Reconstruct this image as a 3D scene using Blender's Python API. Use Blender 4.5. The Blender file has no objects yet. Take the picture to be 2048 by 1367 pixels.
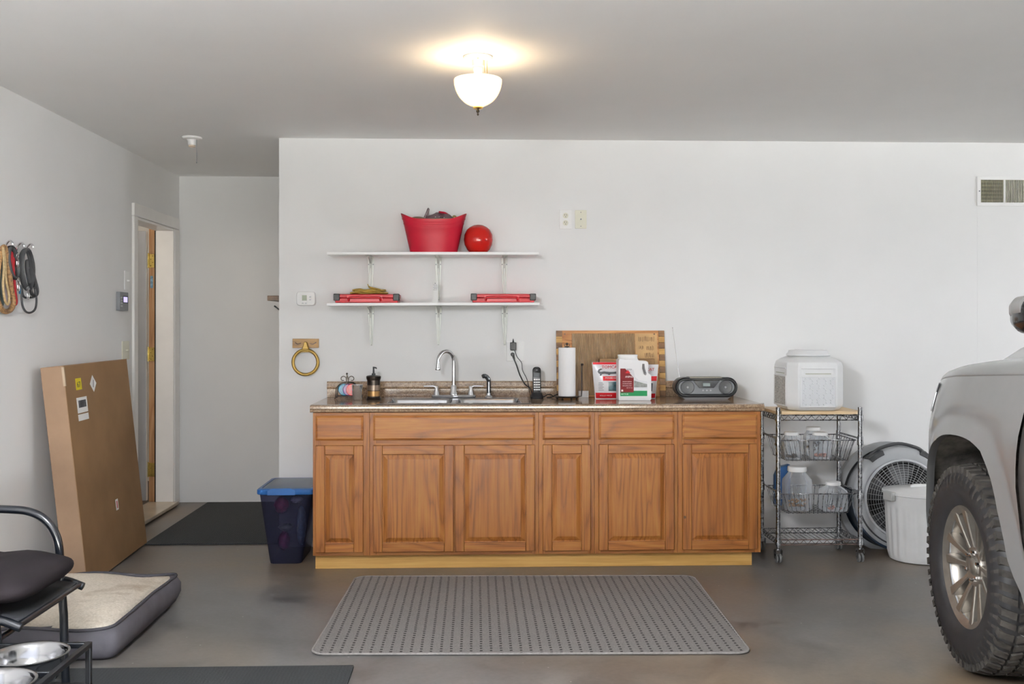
import bpy, math, random
from mathutils import Matrix, Vector
random.seed(7)
R = math.radians
S = bpy.context.scene
col = S.collection

# ---------------------------------------------------------------- camera, world, light
FPX, CX, CY, CZ, YAW, HOR = 2012.0, .878, -6.069, 1.321, .036, 652.0
cam_d = bpy.data.cameras.new('camera'); cam = bpy.data.objects.new('camera', cam_d); col.objects.link(cam)
cam.location = (CX, CY, CZ); cam.rotation_euler = (R(90), 0, -YAW)
cam_d.sensor_width = 36; cam_d.lens = FPX / 2048 * 36
cam_d.shift_y = -(683.5 - HOR) / 2048
cam_d.clip_start = .05
S.camera = cam
S.view_settings.view_transform = 'Standard'; S.view_settings.look = 'None'
S.view_settings.gamma = 1; S.view_settings.use_curve_mapping = False
S.view_settings.exposure = 0.37
S.cycles.use_denoising = True
S.cycles.max_bounces = 14; S.cycles.diffuse_bounces = 9; S.cycles.glossy_bounces = 4
S.cycles.transmission_bounces = 8; S.cycles.transparent_max_bounces = 12
S.cycles.sample_clamp_indirect = 6.0
S.cycles.caustics_reflective = False; S.cycles.caustics_refractive = False

world = bpy.data.worlds.new('sky'); S.world = world; world.use_nodes = True
wn = world.node_tree.nodes; wl = world.node_tree.links
bg = wn['Background']
tcw = wn.new('ShaderNodeTexCoord'); sepw = wn.new('ShaderNodeSeparateXYZ')
rampw = wn.new('ShaderNodeValToRGB')
wl.new(tcw.outputs['Generated'], sepw.inputs[0]); wl.new(sepw.outputs['Z'], rampw.inputs[0])
rampw.color_ramp.elements[0].position = 0.0; rampw.color_ramp.elements[0].color = (.95, .96, 1, 1)
rampw.color_ramp.elements[1].position = .7; rampw.color_ramp.elements[1].color = (.72, .80, 1, 1)
wl.new(rampw.outputs[0], bg.inputs[0]); bg.inputs[1].default_value = 1.5

sun_d = bpy.data.lights.new('sun', 'SUN'); sun = bpy.data.objects.new('sun', sun_d); col.objects.link(sun)
sun_d.energy = 720.0; sun_d.angle = R(1.0); sun_d.color = (.96, .985, 1)
sun.rotation_euler = (R(-38), R(12), 0)      # from behind the house, down on the driveway

# the daylight opening is one wide garage door behind the camera: a portal only guides sky sampling
pd = bpy.data.lights.new('door_portal', 'AREA'); po = bpy.data.objects.new('door_portal', pd); col.objects.link(po)
pd.shape = 'RECTANGLE'; pd.size = 8.6; pd.size_y = 2.3
po.location = (3.4, -7.45, 1.16); po.rotation_euler = (R(90), 0, 0)
pd.cycles.is_portal = True

# ---------------------------------------------------------------- measuring helpers (photo pixel -> point on a real plane)
_s, _c = math.sin(YAW), math.cos(YAW)
def ray(px, py):
    t = (px - 1024) / FPX
    return (t * _c + _s, -t * _s + _c, (HOR - py) / FPX)
def W(px, py, Y):
    d = ray(px, py); k = (Y - CY) / d[1]; return Vector((CX + d[0] * k, Y, CZ + d[2] * k))
def F(px, py, z=0):
    d = ray(px, py); k = (z - CZ) / d[2]; return Vector((CX + d[0] * k, CY + d[1] * k, z))
def XP(px, py, X):
    d = ray(px, py); k = (X - CX) / d[0]; return Vector((X, CY + d[1] * k, CZ + d[2] * k))

# ---------------------------------------------------------------- mesh builder
class G:
    def __init__(s): s.v = []; s.f = []
    def add(s, vs, fs):
        n = len(s.v); s.v += [tuple(p) for p in vs]; s.f += [tuple(i + n for i in f) for f in fs]; return s
    def box(s, x0, x1, y0, y1, z0, z1):
        return s.add([(x0,y0,z0),(x1,y0,z0),(x1,y1,z0),(x0,y1,z0),(x0,y0,z1),(x1,y0,z1),(x1,y1,z1),(x0,y1,z1)],
                     [(0,3,2,1),(4,5,6,7),(0,1,5,4),(1,2,6,5),(2,3,7,6),(3,0,4,7)])
    def cyl(s, p0, p1, r0, r1=None, seg=14, caps=True):
        r1 = r0 if r1 is None else r1
        return s.tube([p0, p1], [r0, r1], seg, caps=caps)
    def tube(s, path, r, seg=8, closed=False, caps=True, flat=1.0, up=None):
        P = [Vector(p) for p in path]; n = len(P)
        rs = r if isinstance(r, (list, tuple)) else [r] * n
        T = []
        for i in range(n):
            if closed: d = P[(i+1) % n] - P[i-1]
            else: d = P[min(i+1, n-1)] - P[max(i-1, 0)]
            if d.length < 1e-9: d = Vector((0,0,1))
            T.append(d.normalized())
        u = Vector(up) if up else (Vector((0,0,1)) if abs(T[0].z) < .9 else Vector((1,0,0)))
        u = (u - T[0] * u.dot(T[0])).normalized()
        vs = []
        for i in range(n):
            u = u - T[i] * u.dot(T[i])
            u = u.normalized() if u.length > 1e-6 else T[i].orthogonal().normalized()
            w = T[i].cross(u)
            for k in range(seg):
                a = 2 * math.pi * k / seg
                vs.append(P[i] + (u * math.cos(a) * flat + w * math.sin(a)) * rs[i])
        fs = []
        for i in range(n if closed else n - 1):
            j = (i + 1) % n
            for k in range(seg):
                m = (k + 1) % seg
                fs.append((i*seg+k, i*seg+m, j*seg+m, j*seg+k))
        if not closed and caps:
            fs.append(tuple(range(seg))[::-1]); fs.append(tuple((n-1)*seg + k for k in range(seg)))
        return s.add(vs, fs)
    def lathe(s, prof, c=(0,0,0), seg=32, ax='z', sx=1.0, sy=1.0):
        vs = []; n = len(prof)
        for r, h in prof:
            for k in range(seg):
                a = 2 * math.pi * k / seg; p, q = r * math.cos(a) * sx, r * math.sin(a) * sy
                if ax == 'z': vs.append((c[0]+p, c[1]+q, c[2]+h))
                elif ax == 'y': vs.append((c[0]+p, c[1]+h, c[2]+q))
                else: vs.append((c[0]+h, c[1]+p, c[2]+q))
        fs = []
        for i in range(n-1):
            for k in range(seg):
                m = (k+1) % seg; fs.append((i*seg+k, i*seg+m, (i+1)*seg+m, (i+1)*seg+k))
        if 1e-5 < prof[0][0] < .0021: fs.append(tuple(range(seg))[::-1])
        if 1e-5 < prof[-1][0] < .0021: fs.append(tuple((n-1)*seg+k for k in range(seg)))
        return s.add(vs, fs)
    def ball(s, c, r, seg=20, rings=12):
        rx, ry, rz = r if isinstance(r, (tuple, list)) else (r, r, r)
        pr = [(math.sin(math.pi*i/rings), -math.cos(math.pi*i/rings)) for i in range(rings+1)]
        m = G().lathe([(max(a, 1e-6), b) for a, b in pr], seg=seg)
        return s.add([(c[0]+x*rx, c[1]+y*ry, c[2]+z*rz) for x, y, z in m.v], m.f)
    def prism(s, poly, ax, d0, d1):
        n = len(poly); vs = []
        for d in (d0, d1):
            for a, b in poly:
                vs.append((d,a,b) if ax == 'x' else (a,d,b) if ax == 'y' else (a,b,d))
        fs = [tuple(range(n))[::-1], tuple(range(n, 2*n))] + [(i, (i+1) % n, n+(i+1) % n, n+i) for i in range(n)]
        return s.add(vs, fs)
    def grid(s, fn, nu, nv):
        vs = [fn(i/nu, j/nv) for j in range(nv+1) for i in range(nu+1)]
        fs = [(j*(nu+1)+i, j*(nu+1)+i+1, (j+1)*(nu+1)+i+1, (j+1)*(nu+1)+i) for j in range(nv) for i in range(nu)]
        return s.add(vs, fs)
    def loft(s, rings, cap=True, closed=True):
        n = len(rings[0]); vs = [p for r in rings for p in r]; fs = []
        for i in range(len(rings)-1):
            for k in range(n if closed else n-1):
                m = (k+1) % n; fs.append((i*n+k, i*n+m, (i+1)*n+m, (i+1)*n+k))
        if cap:
            fs.append(tuple(range(n))[::-1]); fs.append(tuple((len(rings)-1)*n+k for k in range(n)))
        return s.add(vs, fs)
    def xf(s, M, start=0):
        s.v = s.v[:start] + [tuple(M @ Vector(p)) for p in s.v[start:]]; return s

def rrect(x0, x1, y0, y1, r, n=4):
    out = []
    for cx, cy, a0 in ((x1-r, y0+r, -90), (x1-r, y1-r, 0), (x0+r, y1-r, 90), (x0+r, y0+r, 180)):
        for i in range(n+1):
            a = R(a0 + 90*i/n); out.append((cx+r*math.cos(a), cy+r*math.sin(a)))
    return out
def smooth(pts, n=6, closed=False):
    P = [Vector(p) for p in pts]; out = []; m = len(P)
    rng = range(m if closed else m-1)
    for i in rng:
        p1, p2 = P[i], P[(i+1) % m]
        p0 = P[i-1] if (closed or i > 0) else p1*2-p2
        p3 = P[(i+2) % m] if (closed or i+2 < m) else p2*2-p1
        for k in range(n):
            t = k/n
            out.append(.5*((2*p1)+(p2-p0)*t+(2*p0-5*p1+4*p2-p3)*t*t+(3*p1-p0-3*p2+p3)*t**3))
    if not closed: out.append(P[-1])
    return out

ORG = {}
def thing(name, label, cat, loc=(0,0,0), group=None):
    o = bpy.data.objects.new(name, None); col.objects.link(o); o.location = loc
    o.empty_display_size = .05
    o['label'] = label; o['category'] = cat
    if group: o['group'] = group
    ORG[o.name] = Vector(loc); return o
def obj(name, g, m, parent=None, bevel=0, bseg=2, smo=40, label=None, cat=None, group=None, kind=None, org=None, solid=0, subd=0):
    """world-space geometry g -> ONE mesh object"""
    if parent is not None: o0 = ORG[parent.name]
    elif org is not None: o0 = Vector(org)
    else:
        xs = [p[0] for p in g.v]; ys = [p[1] for p in g.v]; zs = [p[2] for p in g.v]
        o0 = Vector(((min(xs)+max(xs))/2, (min(ys)+max(ys))/2, min(zs)))
    me = bpy.data.meshes.new(name)
    me.from_pydata([(p[0]-o0.x, p[1]-o0.y, p[2]-o0.z) for p in g.v], [], g.f)
    me.validate(); me.update()
    import bmesh
    bm = bmesh.new(); bm.from_mesh(me); bmesh.ops.recalc_face_normals(bm, faces=bm.faces); bm.to_mesh(me); bm.free()
    if smo:
        me.shade_smooth(); me.set_sharp_from_angle(angle=R(smo))
    me.materials.append(m)
    o = bpy.data.objects.new(name, me); col.objects.link(o)
    if parent is not None: o.parent = parent
    else: o.location = o0
    ORG[o.name] = o0
    if bevel:
        b = o.modifiers.new('bevel', 'BEVEL'); b.width = bevel; b.segments = bseg; b.limit_method = 'ANGLE'; b.angle_limit = R(35)
        b.use_clamp_overlap = True
    if solid:
        b = o.modifiers.new('solid', 'SOLIDIFY'); b.thickness = solid; b.offset = 0
    if subd:
        b = o.modifiers.new('subd', 'SUBSURF'); b.levels = subd; b.render_levels = subd
    if label: o['label'] = label
    if cat: o['category'] = cat
    if group: o['group'] = group
    if kind: o['kind'] = kind
    return o
def struct(name, g, m, **k): return obj(name, g, m, kind='structure', **k)
def copytree(o, parent=None, delta=None, label=None):
    c = o.copy(); col.objects.link(c); c.parent = parent
    ORG[c.name] = ORG[o.name].copy()
    if delta is not None: c.location = Vector(c.location) + Vector(delta); ORG[c.name] = ORG[o.name] + Vector(delta)
    if label: c['label'] = label
    for ch in [x for x in col.objects if x.parent == o]: copytree(ch, c)
    return c
def text_g(txt, size, M, width=None, thick=.0004):
    cu = bpy.data.curves.new('t', 'FONT'); cu.body = txt; cu.size = size; cu.extrude = thick; cu.resolution_u = 2
    ob = bpy.data.objects.new('t', cu); me = bpy.data.meshes.new_from_object(ob)
    vs = [v.co.copy() for v in me.vertices]; fs = [tuple(p.vertices) for p in me.polygons]
    if width and vs:
        x0 = min(v.x for v in vs); x1 = max(v.x for v in vs)
        for v in vs: v.x = (v.x-x0)*width/(x1-x0)
    g = G().add([M @ v for v in vs], fs)
    bpy.data.objects.remove(ob); bpy.data.meshes.remove(me); return g
def wallM(x, y, z):   # text facing -Y
    return Matrix.Translation((x, y, z)) @ Matrix.Rotation(R(90), 4, 'X')

# ---------------------------------------------------------------- materials
def lin(c):
    if isinstance(c, str): c = tuple(int(c[i:i+2], 16) for i in (0, 2, 4))
    if max(c) > 1: c = tuple(x/255 for x in c)
    return tuple(x/12.92 if x <= .04045 else ((x+.055)/1.055)**2.4 for x in c) + (1,)
def nt(name):
    m = bpy.data.materials.new(name); m.use_nodes = True
    return m, m.node_tree.nodes, m.node_tree.links, m.node_tree.nodes['Principled BSDF']
def coords(n, l, scale=(1,1,1), rnd=0):
    tc = n.new('ShaderNodeTexCoord'); mp = n.new('ShaderNodeMapping'); mp.inputs['Scale'].default_value = scale
    if rnd:
        oi = n.new('ShaderNodeObjectInfo'); vm = n.new('ShaderNodeVectorMath'); vm.operation = 'MULTIPLY_ADD'
        cb = n.new('ShaderNodeCombineXYZ')
        for i in range(3): l.new(oi.outputs['Random'], cb.inputs[i])
        vm.inputs[1].default_value = (rnd, rnd*.7, rnd*1.3)
        l.new(cb.outputs[0], vm.inputs[0]); l.new(tc.outputs['Object'], vm.inputs[2]); l.new(vm.outputs[0], mp.inputs[0])
    else: l.new(tc.outputs['Object'], mp.inputs[0])
    return mp.outputs[0]
def noise(n, l, vec, sc, det=4, rough=.55, dist=0):
    t = n.new('ShaderNodeTexNoise'); t.inputs['Scale'].default_value = sc; t.inputs['Detail'].default_value = det
    t.inputs['Roughness'].default_value = rough; t.inputs['Distortion'].default_value = dist
    l.new(vec, t.inputs['Vector']); return t.outputs['Fac']
def ramp(n, l, fac, stops):
    r = n.new('ShaderNodeValToRGB'); e = r.color_ramp.elements
    while len(e) < len(stops): e.new(.5)
    for i, (p, c) in enumerate(stops): e[i].position = p; e[i].color = c if len(c) == 4 else lin(c)
    l.new(fac, r.inputs[0]); return r.outputs[0]
def bump(n, l, h, b, st=.2, d=.002):
    bp = n.new('ShaderNodeBump'); bp.inputs['Strength'].default_value = st; bp.inputs['Distance'].default_value = d
    l.new(h, bp.inputs['Height']); l.new(bp.outputs[0], b.inputs['Normal'])
def mixc(n, l, fac, a, b, mode='MIX'):
    m = n.new('ShaderNodeMix'); m.data_type = 'RGBA'; m.blend_type = mode
    for src, i in ((fac, 0), (a, 6), (b, 7)):
        if hasattr(src, 'links'): l.new(src, m.inputs[i])
        else: m.inputs[i].default_value = src if i == 0 else (src if len(src) == 4 else lin(src))
    return m.outputs[2]
def math_(n, l, op, a, b=None):
    m = n.new('ShaderNodeMath'); m.operation = op
    for i, s_ in enumerate((a, b)):
        if s_ is None: continue
        if hasattr(s_, 'links'): l.new(s_, m.inputs[i])
        else: m.inputs[i].default_value = s_
    return m.outputs[0]
def plain(name, c, rough=.5, metal=0, var=.06, sc=8, bmp=0, bsc=60, coat=0, spec=None, rvar=0, **k):
    m, n, l, b = nt(name); v = coords(n, l); base = lin(c)
    f = noise(n, l, v, sc, 5)
    lo = tuple(x*(1-var*2) for x in base[:3]) + (1,); hi = tuple(min(1, x*(1+var)) for x in base[:3]) + (1,)
    l.new(ramp(n, l, f, [(.3, lo), (.7, hi)]), b.inputs['Base Color'])
    b.inputs['Roughness'].default_value = rough; b.inputs['Metallic'].default_value = metal
    if rvar:
        r0 = max(rough-rvar, .02); r1 = rough+rvar
        l.new(ramp(n, l, noise(n, l, v, sc*2, 4), [(.35, (r0,)*3+(1,)), (.65, (r1,)*3+(1,))]), b.inputs['Roughness'])
    if coat: b.inputs['Coat Weight'].default_value = coat; b.inputs['Coat Roughness'].default_value = .08
    if spec is None and rough >= .8: spec = .15
    if spec is not None: b.inputs['Specular IOR Level'].default_value = spec
    if bmp: bump(n, l, noise(n, l, v, bsc, 3), b, bmp, .002)
    return m
def emit(name, c, st):
    m, n, l, b = nt(name); b.inputs['Base Color'].default_value = lin(c)
    b.inputs['Emission Color'].default_value = lin(c); b.inputs['Emission Strength'].default_value = st; return m
def oak(name, axis, c_lo, c_mid, c_hi, rnd=9, rough=.38, grain=1.0):
    m, n, l, b = nt(name)
    k = {'z': (9, 9, .8), 'x': (.8, 9, 9), 'y': (9, .8, 9)}[axis]
    v = coords(n, l, k, rnd)
    low = noise(n, l, v, .75, 2, .5, .4)
    ring = math_(n, l, 'POWER', math_(n, l, 'PINGPONG', math_(n, l, 'MULTIPLY', low, 22.0*grain), 1.0), .6)
    kk = {'z': (60, 60, 1.6), 'x': (1.6, 60, 60), 'y': (60, 1.6, 60)}[axis]
    v2 = coords(n, l, kk, rnd)
    fine = noise(n, l, v2, 2.2, 4, .7)
    f = math_(n, l, 'ADD', math_(n, l, 'MULTIPLY', ring, .28), math_(n, l, 'MULTIPLY', fine, .72))
    c = ramp(n, l, f, [(.34, c_lo), (.54, c_mid), (.72, c_hi)])
    oi = n.new('ShaderNodeObjectInfo')
    tint = ramp(n, l, oi.outputs['Random'], [(0, (.86, .80, .76, 1)), (.5, (1, 1, 1, 1)), (1, (1.0, .95, .88, 1))])
    l.new(mixc(n, l, 1.0, c, tint, 'MULTIPLY'), b.inputs['Base Color'])
    b.inputs['Roughness'].default_value = rough; b.inputs['Specular IOR Level'].default_value = .3; bump(n, l, fine, b, .25, .001)
    return m
def glass(name, c=(1,1,1), rough=.03, ior=1.45, alpha=.35, tint=None):
    """thin clear plastic or glass: mostly see-through with a glossy skin"""
    m, n, l, b = nt(name)
    tr = n.new('ShaderNodeBsdfTransparent'); tr.inputs[0].default_value = lin(tint or c)
    b.inputs['Base Color'].default_value = lin(c); b.inputs['Roughness'].default_value = rough
    lw = n.new('ShaderNodeLayerWeight'); lw.inputs['Blend'].default_value = .35
    f = math_(n, l, 'MINIMUM', math_(n, l, 'ADD', lw.outputs['Facing'], alpha), .9)
    mx = n.new('ShaderNodeMixShader'); l.new(f, mx.inputs[0]); l.new(tr.outputs[0], mx.inputs[1]); l.new(b.outputs[0], mx.inputs[2])
    l.new(mx.outputs[0], n['Material Output'].inputs[0]); return m

M = {}
M['wall'] = plain('wall_paint', 'e9e9e8', .6, var=.012, sc=2.5, bmp=.08, bsc=140)
M['ceiling'] = plain('ceiling_paint', 'f3f3f2', .7, var=.012, sc=1.5, bmp=.08, bsc=90)
M['trim'] = plain('trim_paint', 'f3f1ee', .4, var=.02, sc=6, bmp=.05, bsc=60)
M['white'] = plain('white_plastic', 'f0f0ee', .35, var=.02)
M['white_lam'] = plain('white_laminate', 'f6f6f5', .3, var=.02)
M['ivory'] = plain('ivory_plastic', 'dcdac8', .4, var=.02)
M['bracket'] = plain('bracket_enamel', 'c9cbc4', .35, var=.03, metal=.1)
M['chrome'] = plain('chrome', 'd8d8da', .09, 1, var=.02, rvar=.03)
M['steel'] = plain('brushed_steel', 'b4b4b6', .14, 1, var=.04, rvar=.06)
M['wire'] = plain('cart_chrome', '9a9b9e', .28, 1, var=.12, sc=30, rvar=.1)
M['rust'] = plain('rusty_wire', '83706a', .45, .8, var=.25, sc=20)
M['iron'] = plain('dark_bronze', '2b2521', .35, .8, var=.15, sc=30)
M['black'] = plain('black_plastic', '17181a', .45, var=.05, spec=.2)
M['blackg'] = plain('black_gloss', '121315', .12, var=.02)
M['blacktube'] = plain('black_powder_tube', '10141b', .28, .2, var=.08, coat=.3)
M['rubber'] = plain('rubber', '2a2a2a', .6, var=.12, sc=25)
M['red'] = plain('red_plastic', '7c0d1d', .42, var=.04, spec=.1)
M['redcase'] = plain('red_case_plastic', '94161f', .38, var=.05, spec=.2)
M['redball'] = plain('red_glaze', '8c1410', .16, var=.06, spec=.2)
M['brass'] = plain('brass', 'd8bd6e', .22, 1, var=.06)
M['gold'] = plain('gold_plastic', '8c7030', .35, .45, var=.06)
M['plaque'] = oak('plaque_wood', 'x', '6a4f2c', '8f6f42', 'a58353')
M['oakv'] = oak('oak_vertical', 'z', '6d3f1a', '8e592a', '9c6a36')
M['oakh'] = oak('oak_horizontal', 'x', '6d3f1a', '915c2d', 'a2703b')
M['ply'] = oak('pale_plywood', 'x', 'b68d4b', 'c79b58', 'd0a763', grain=.5, rough=.5)
M['pine'] = oak('bare_pine', 'z', 'a97c56', 'c29468', 'd0a880', rough=.6)
M['maple'] = oak('maple_board', 'x', 'cdb18a', 'd8bf9a', 'e2cba8', rough=.45)
M['darkwood'] = oak('dark_wood', 'y', '3c2c1f', '55402f', '69513c')
M['card'] = plain('cardboard', '86694b', .8, var=.07, sc=3, bmp=.1, bsc=50)
M['card2'] = plain('cardboard_pale', '9b8069', .8, var=.08, sc=5, bmp=.1, bsc=50)
M['paper'] = plain('paper', 'e8e8e6', .8, var=.02)
M['bag'] = plain('bag_film', 'dfdfe2', .25, var=.06, sc=12)
M['bagred'] = plain('bag_red', 'b3121d', .45, var=.06, spec=.2)
M['ink'] = plain('dark_ink', '23242a', .5)
M['grey'] = plain('mid_grey_plastic', '6b6e72', .35, var=.04)
M['green'] = plain('label_green', '0f6a3d', .6, spec=.2)
M['maroon'] = plain('label_maroon', '57090f', .6, var=.1, spec=.15)
M['lgrey'] = plain('silver_plastic', 'a5a7aa', .3, .3, var=.04)
M['cup'] = plain('mercury_glass', 'e6e6e7', .1, .9, var=.06, sc=60, bmp=.08, bsc=70)
M['clear'] = glass('clear_plastic', 'eef1f4', .06, alpha=.10, tint='f2f4f6')
M['biscuit'] = plain('dog_biscuit', 'a67c52', .8, var=.25, sc=60, bmp=.4, bsc=90)
M['pinkbits'] = plain('pink_treats', 'c08a7c', .8, var=.2, sc=60)
M['seat'] = plain('dark_cushion_fabric', '1a1619', .85, var=.12, sc=10, bmp=.25, bsc=300)
M['bedgrey'] = plain('bed_suede', '5c5a60', .9, var=.12, sc=6, bmp=.3, bsc=40)
M['liner'] = plain('dusty_wheel_liner', '57534e', .85, var=.35, sc=22, bmp=.3, bsc=60)
M['towel'] = plain('paper_towel', 'eeeeef', .85, var=.015, bmp=.2, bsc=120)
M['concrete_out'] = plain('driveway_concrete', 'b5b2aa', .8, var=.08, sc=2)
M['siding'] = plain('house_siding', 'cfcac0', .8, var=.04)

def m_floor():
    m, n, l, b = nt('garage_concrete'); v = coords(n, l)
    big = noise(n, l, v, .55, 3, .5, .3); mid = noise(n, l, v, 3.2, 7, .65, .6); fine = noise(n, l, v, 45, 4, .7)
    c1 = ramp(n, l, big, [(.35, '766755'), (.60, '6b6a6a')])
    c2 = ramp(n, l, mid, [(.34, (.64, .63, .62, 1)), (.5, (.96, .96, .96, 1)), (.66, (1.23, 1.21, 1.19, 1))])
    c = mixc(n, l, 1.0, c1, c2, 'MULTIPLY')
    c = mixc(n, l, 1.0, c, ramp(n, l, fine, [(.3, (.9, .9, .9, 1)), (.7, (1.06, 1.06, 1.06, 1))]), 'MULTIPLY')
    sp = n.new('ShaderNodeTexVoronoi'); sp.inputs['Scale'].default_value = 9; l.new(v, sp.inputs['Vector'])
    dots = math_(n, l, 'LESS_THAN', sp.outputs['Distance'], .035)
    c = mixc(n, l, math_(n, l, 'MULTIPLY', dots, .55), c, 'b9b4ae')
    l.new(c, b.inputs['Base Color'])
    l.new(ramp(n, l, mid, [(.3, (.30, .30, .30, 1)), (.7, (.46, .46, .46, 1))]), b.inputs['Roughness'])
    bump(n, l, fine, b, .12, .002); return m
M['floor'] = m_floor()
def m_granite():
    m, n, l, b = nt('granite_laminate'); v = coords(n, l)
    a = noise(n, l, v, 34, 6, .75, .5); d = noise(n, l, v, 130, 4, .8)
    c = ramp(n, l, a, [(.3, '4f3f33'), (.44, '7a6350'), (.56, '9a8168'), (.7, 'b9a68e')])
    c = mixc(n, l, .55, c, ramp(n, l, d, [(.36, '4a3a30'), (.5, '8d745c'), (.66, 'c4b299')]))
    l.new(c, b.inputs['Base Color']); b.inputs['Roughness'].default_value = .13
    b.inputs['Specular IOR Level'].default_value = .5; b.inputs['Coat Weight'].default_value = .15; b.inputs['Coat Roughness'].default_value = .05
    return m
M['granite'] = m_granite()
def m_rug():
    m, n, l, b = nt('looped_grey_rug'); tc = n.new('ShaderNodeTexCoord'); sp = n.new('ShaderNodeSeparateXYZ'); l.new(tc.outputs['Object'], sp.inputs[0])
    wob = noise(n, l, tc.outputs['Object'], 30, 2)
    ax = math_(n, l, 'FRACT', math_(n, l, 'DIVIDE', math_(n, l, 'ADD', sp.outputs['X'], math_(n, l, 'MULTIPLY', wob, .006)), .0405))
    ay = math_(n, l, 'FRACT', math_(n, l, 'DIVIDE', math_(n, l, 'ADD', sp.outputs['Y'], math_(n, l, 'MULTIPLY', wob, .006)), .030))
    dot = math_(n, l, 'MULTIPLY', math_(n, l, 'LESS_THAN', ax, .26), math_(n, l, 'LESS_THAN', ay, .5))
    f = noise(n, l, tc.outputs['Object'], 260, 3, .8)
    big = noise(n, l, tc.outputs['Object'], 3, 3)
    c = ramp(n, l, f, [(.3, '5f5c5a'), (.7, '8f8c8a')])
    c = mixc(n, l, 1.0, c, ramp(n, l, big, [(.3, (.93, .93, .93, 1)), (.7, (1.03, 1.02, 1.01, 1))]), 'MULTIPLY')
    c = mixc(n, l, dot, c, '33302f')
    l.new(c, b.inputs['Base Color']); b.inputs['Roughness'].default_value = .95
    h = math_(n, l, 'SUBTRACT', f, dot); bump(n, l, h, b, .6, .004); return m
M['rug'] = m_rug()
def m_mat(name, c0, c1):
    m, n, l, b = nt(name); v = coords(n, l); f = noise(n, l, v, 160, 3, .7)
    w = n.new('ShaderNodeTexWave'); w.inputs['Scale'].default_value = 22; w.inputs['Distortion'].default_value = 3; l.new(v, w.inputs['Vector'])
    h = math_(n, l, 'ADD', f, math_(n, l, 'MULTIPLY', w.outputs['Fac'], .15))
    l.new(ramp(n, l, h, [(.4, c0), (.9, c1)]), b.inputs['Base Color']); b.inputs['Roughness'].default_value = .95
    bump(n, l, h, b, .5, .004); return m
M['mat_dark'] = m_mat('charcoal_mat', '1e2021', '3a3c3c')
M['mat_grey'] = m_mat('slate_mat', '1b1e20', '2b2f31')
def m_fleece():
    m, n, l, b = nt('cream_fleece'); v = coords(n, l); f = noise(n, l, v, 90, 5, .75); g = noise(n, l, v, 5, 4, .6, .5)
    c = ramp(n, l, f, [(.3, 'c2b7a6'), (.7, 'e6ddcf')])
    c = mixc(n, l, 1.0, c, ramp(n, l, g, [(.34, (.72, .66, .6, 1)), (.5, (1, 1, 1, 1)), (.8, (1.08, 1.06, 1.04, 1))]), 'MULTIPLY')
    l.new(c, b.inputs['Base Color']); b.inputs['Roughness'].default_value = .95; bump(n, l, f, b, .8, .006); return m
M['fleece'] = m_fleece()
def m_board():
    m, n, l, b = nt('ribbed_board_wood'); v = coords(n, l); tc = n.new('ShaderNodeTexCoord'); sp = n.new('ShaderNodeSeparateXYZ'); l.new(tc.outputs['Object'], sp.inputs[0])
    g = noise(n, l, coords(n, l, (14, 14, 2)), 3, 5, .6)
    c = ramp(n, l, g, [(.3, '8d7049'), (.55, 'b89b70'), (.78, 'd2bf9c')])
    l.new(c, b.inputs['Base Color']); b.inputs['Roughness'].default_value = .55
    return m
M['board'] = m_board()
M['boardfr'] = oak('board_frame_wood', 'x', '82512f', 'ab7848', 'c19160', rough=.5)
M['blockd'] = oak('dark_end_block', 'x', '4f3620', '664a30', '7b5b3c')
M['blockl'] = oak('light_end_block', 'x', '94703e', 'ab874f', 'c19c62')
def m_paint():
    m, n, l, b = nt('silver_truck_paint'); v = coords(n, l)
    f = noise(n, l, v, 2.5, 6, .6)
    l.new(ramp(n, l, f, [(.3, '8b8b8b'), (.7, '969696')]), b.inputs['Base Color'])
    b.inputs['Metallic'].default_value = .55; b.inputs['Roughness'].default_value = .42
    b.inputs['Coat Weight'].default_value = .7; b.inputs['Coat Roughness'].default_value = .06; return m
M['paint'] = m_paint()
M['alloy'] = plain('dusty_alloy', '9a948b', .3, .75, var=.08, sc=20)
M['alloyw'] = plain('alloy_pocket_lit', 'd5d6d8', .4, .3, var=.05, sc=20)  # pale tone puts the lit look of the wheel pockets into the colour
M['tirem'] = plain('tire_rubber', '1d1d1f', .62, var=.2, sc=18, bmp=.2, bsc=70)
M['tiredust'] = plain('dusty_tread_rubber', '3d3a37', .8, var=.3, sc=30, bmp=.3, bsc=80)
M['wglass'] = plain('dark_window_glass', '10161a', .04, var=.02, spec=.8)
# ================================================================ ROOM
XL, ZC, YF, XR, YA = -1.347, 2.447, -7.4, 8.2, 1.57
T = .12
DY0, DY1, DZ = .60, 1.40, 2.035      # doorway in the left wall
struct('floor', G().box(XL-3, XR+T, YF, YA+T, -.15, 0), M['floor'])
struct('ceiling', G().box(XL-T, XR+T, YF, YA+T, ZC, ZC+.15), M['ceiling'])
g = G()
g.box(XL-T, XL, YF, DY0, 0, ZC); g.box(XL-T, XL, DY1, YA+T, 0, ZC); g.box(XL-T, XL, DY0, DY1, DZ, ZC)
struct('wall_left', g, M['wall'], smo=0)
struct('wall_back', G().box(-.299, XR, 0, T, 0, ZC), M['wall'], smo=0)
struct('wall_alcove_right', G().box(-.299, -.299+T, T, YA, 0, ZC), M['wall'], smo=0)
struct('wall_alcove_back', G().box(XL, -.299+T, YA, YA+T, 0, ZC), M['wall'], smo=0)
struct('wall_right', G().box(XR, XR+T, YF, T, 0, ZC), M['wall'], smo=0)
g = G(); g.box(XL-T, -.95, YF-T, YF, 0, ZC); g.box(7.7, XR+T, YF-T, YF, 0, ZC); g.box(-.95, 7.7, YF-T, YF, 2.3, ZC)
struct('wall_front', g, M['wall'], smo=0)
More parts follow.
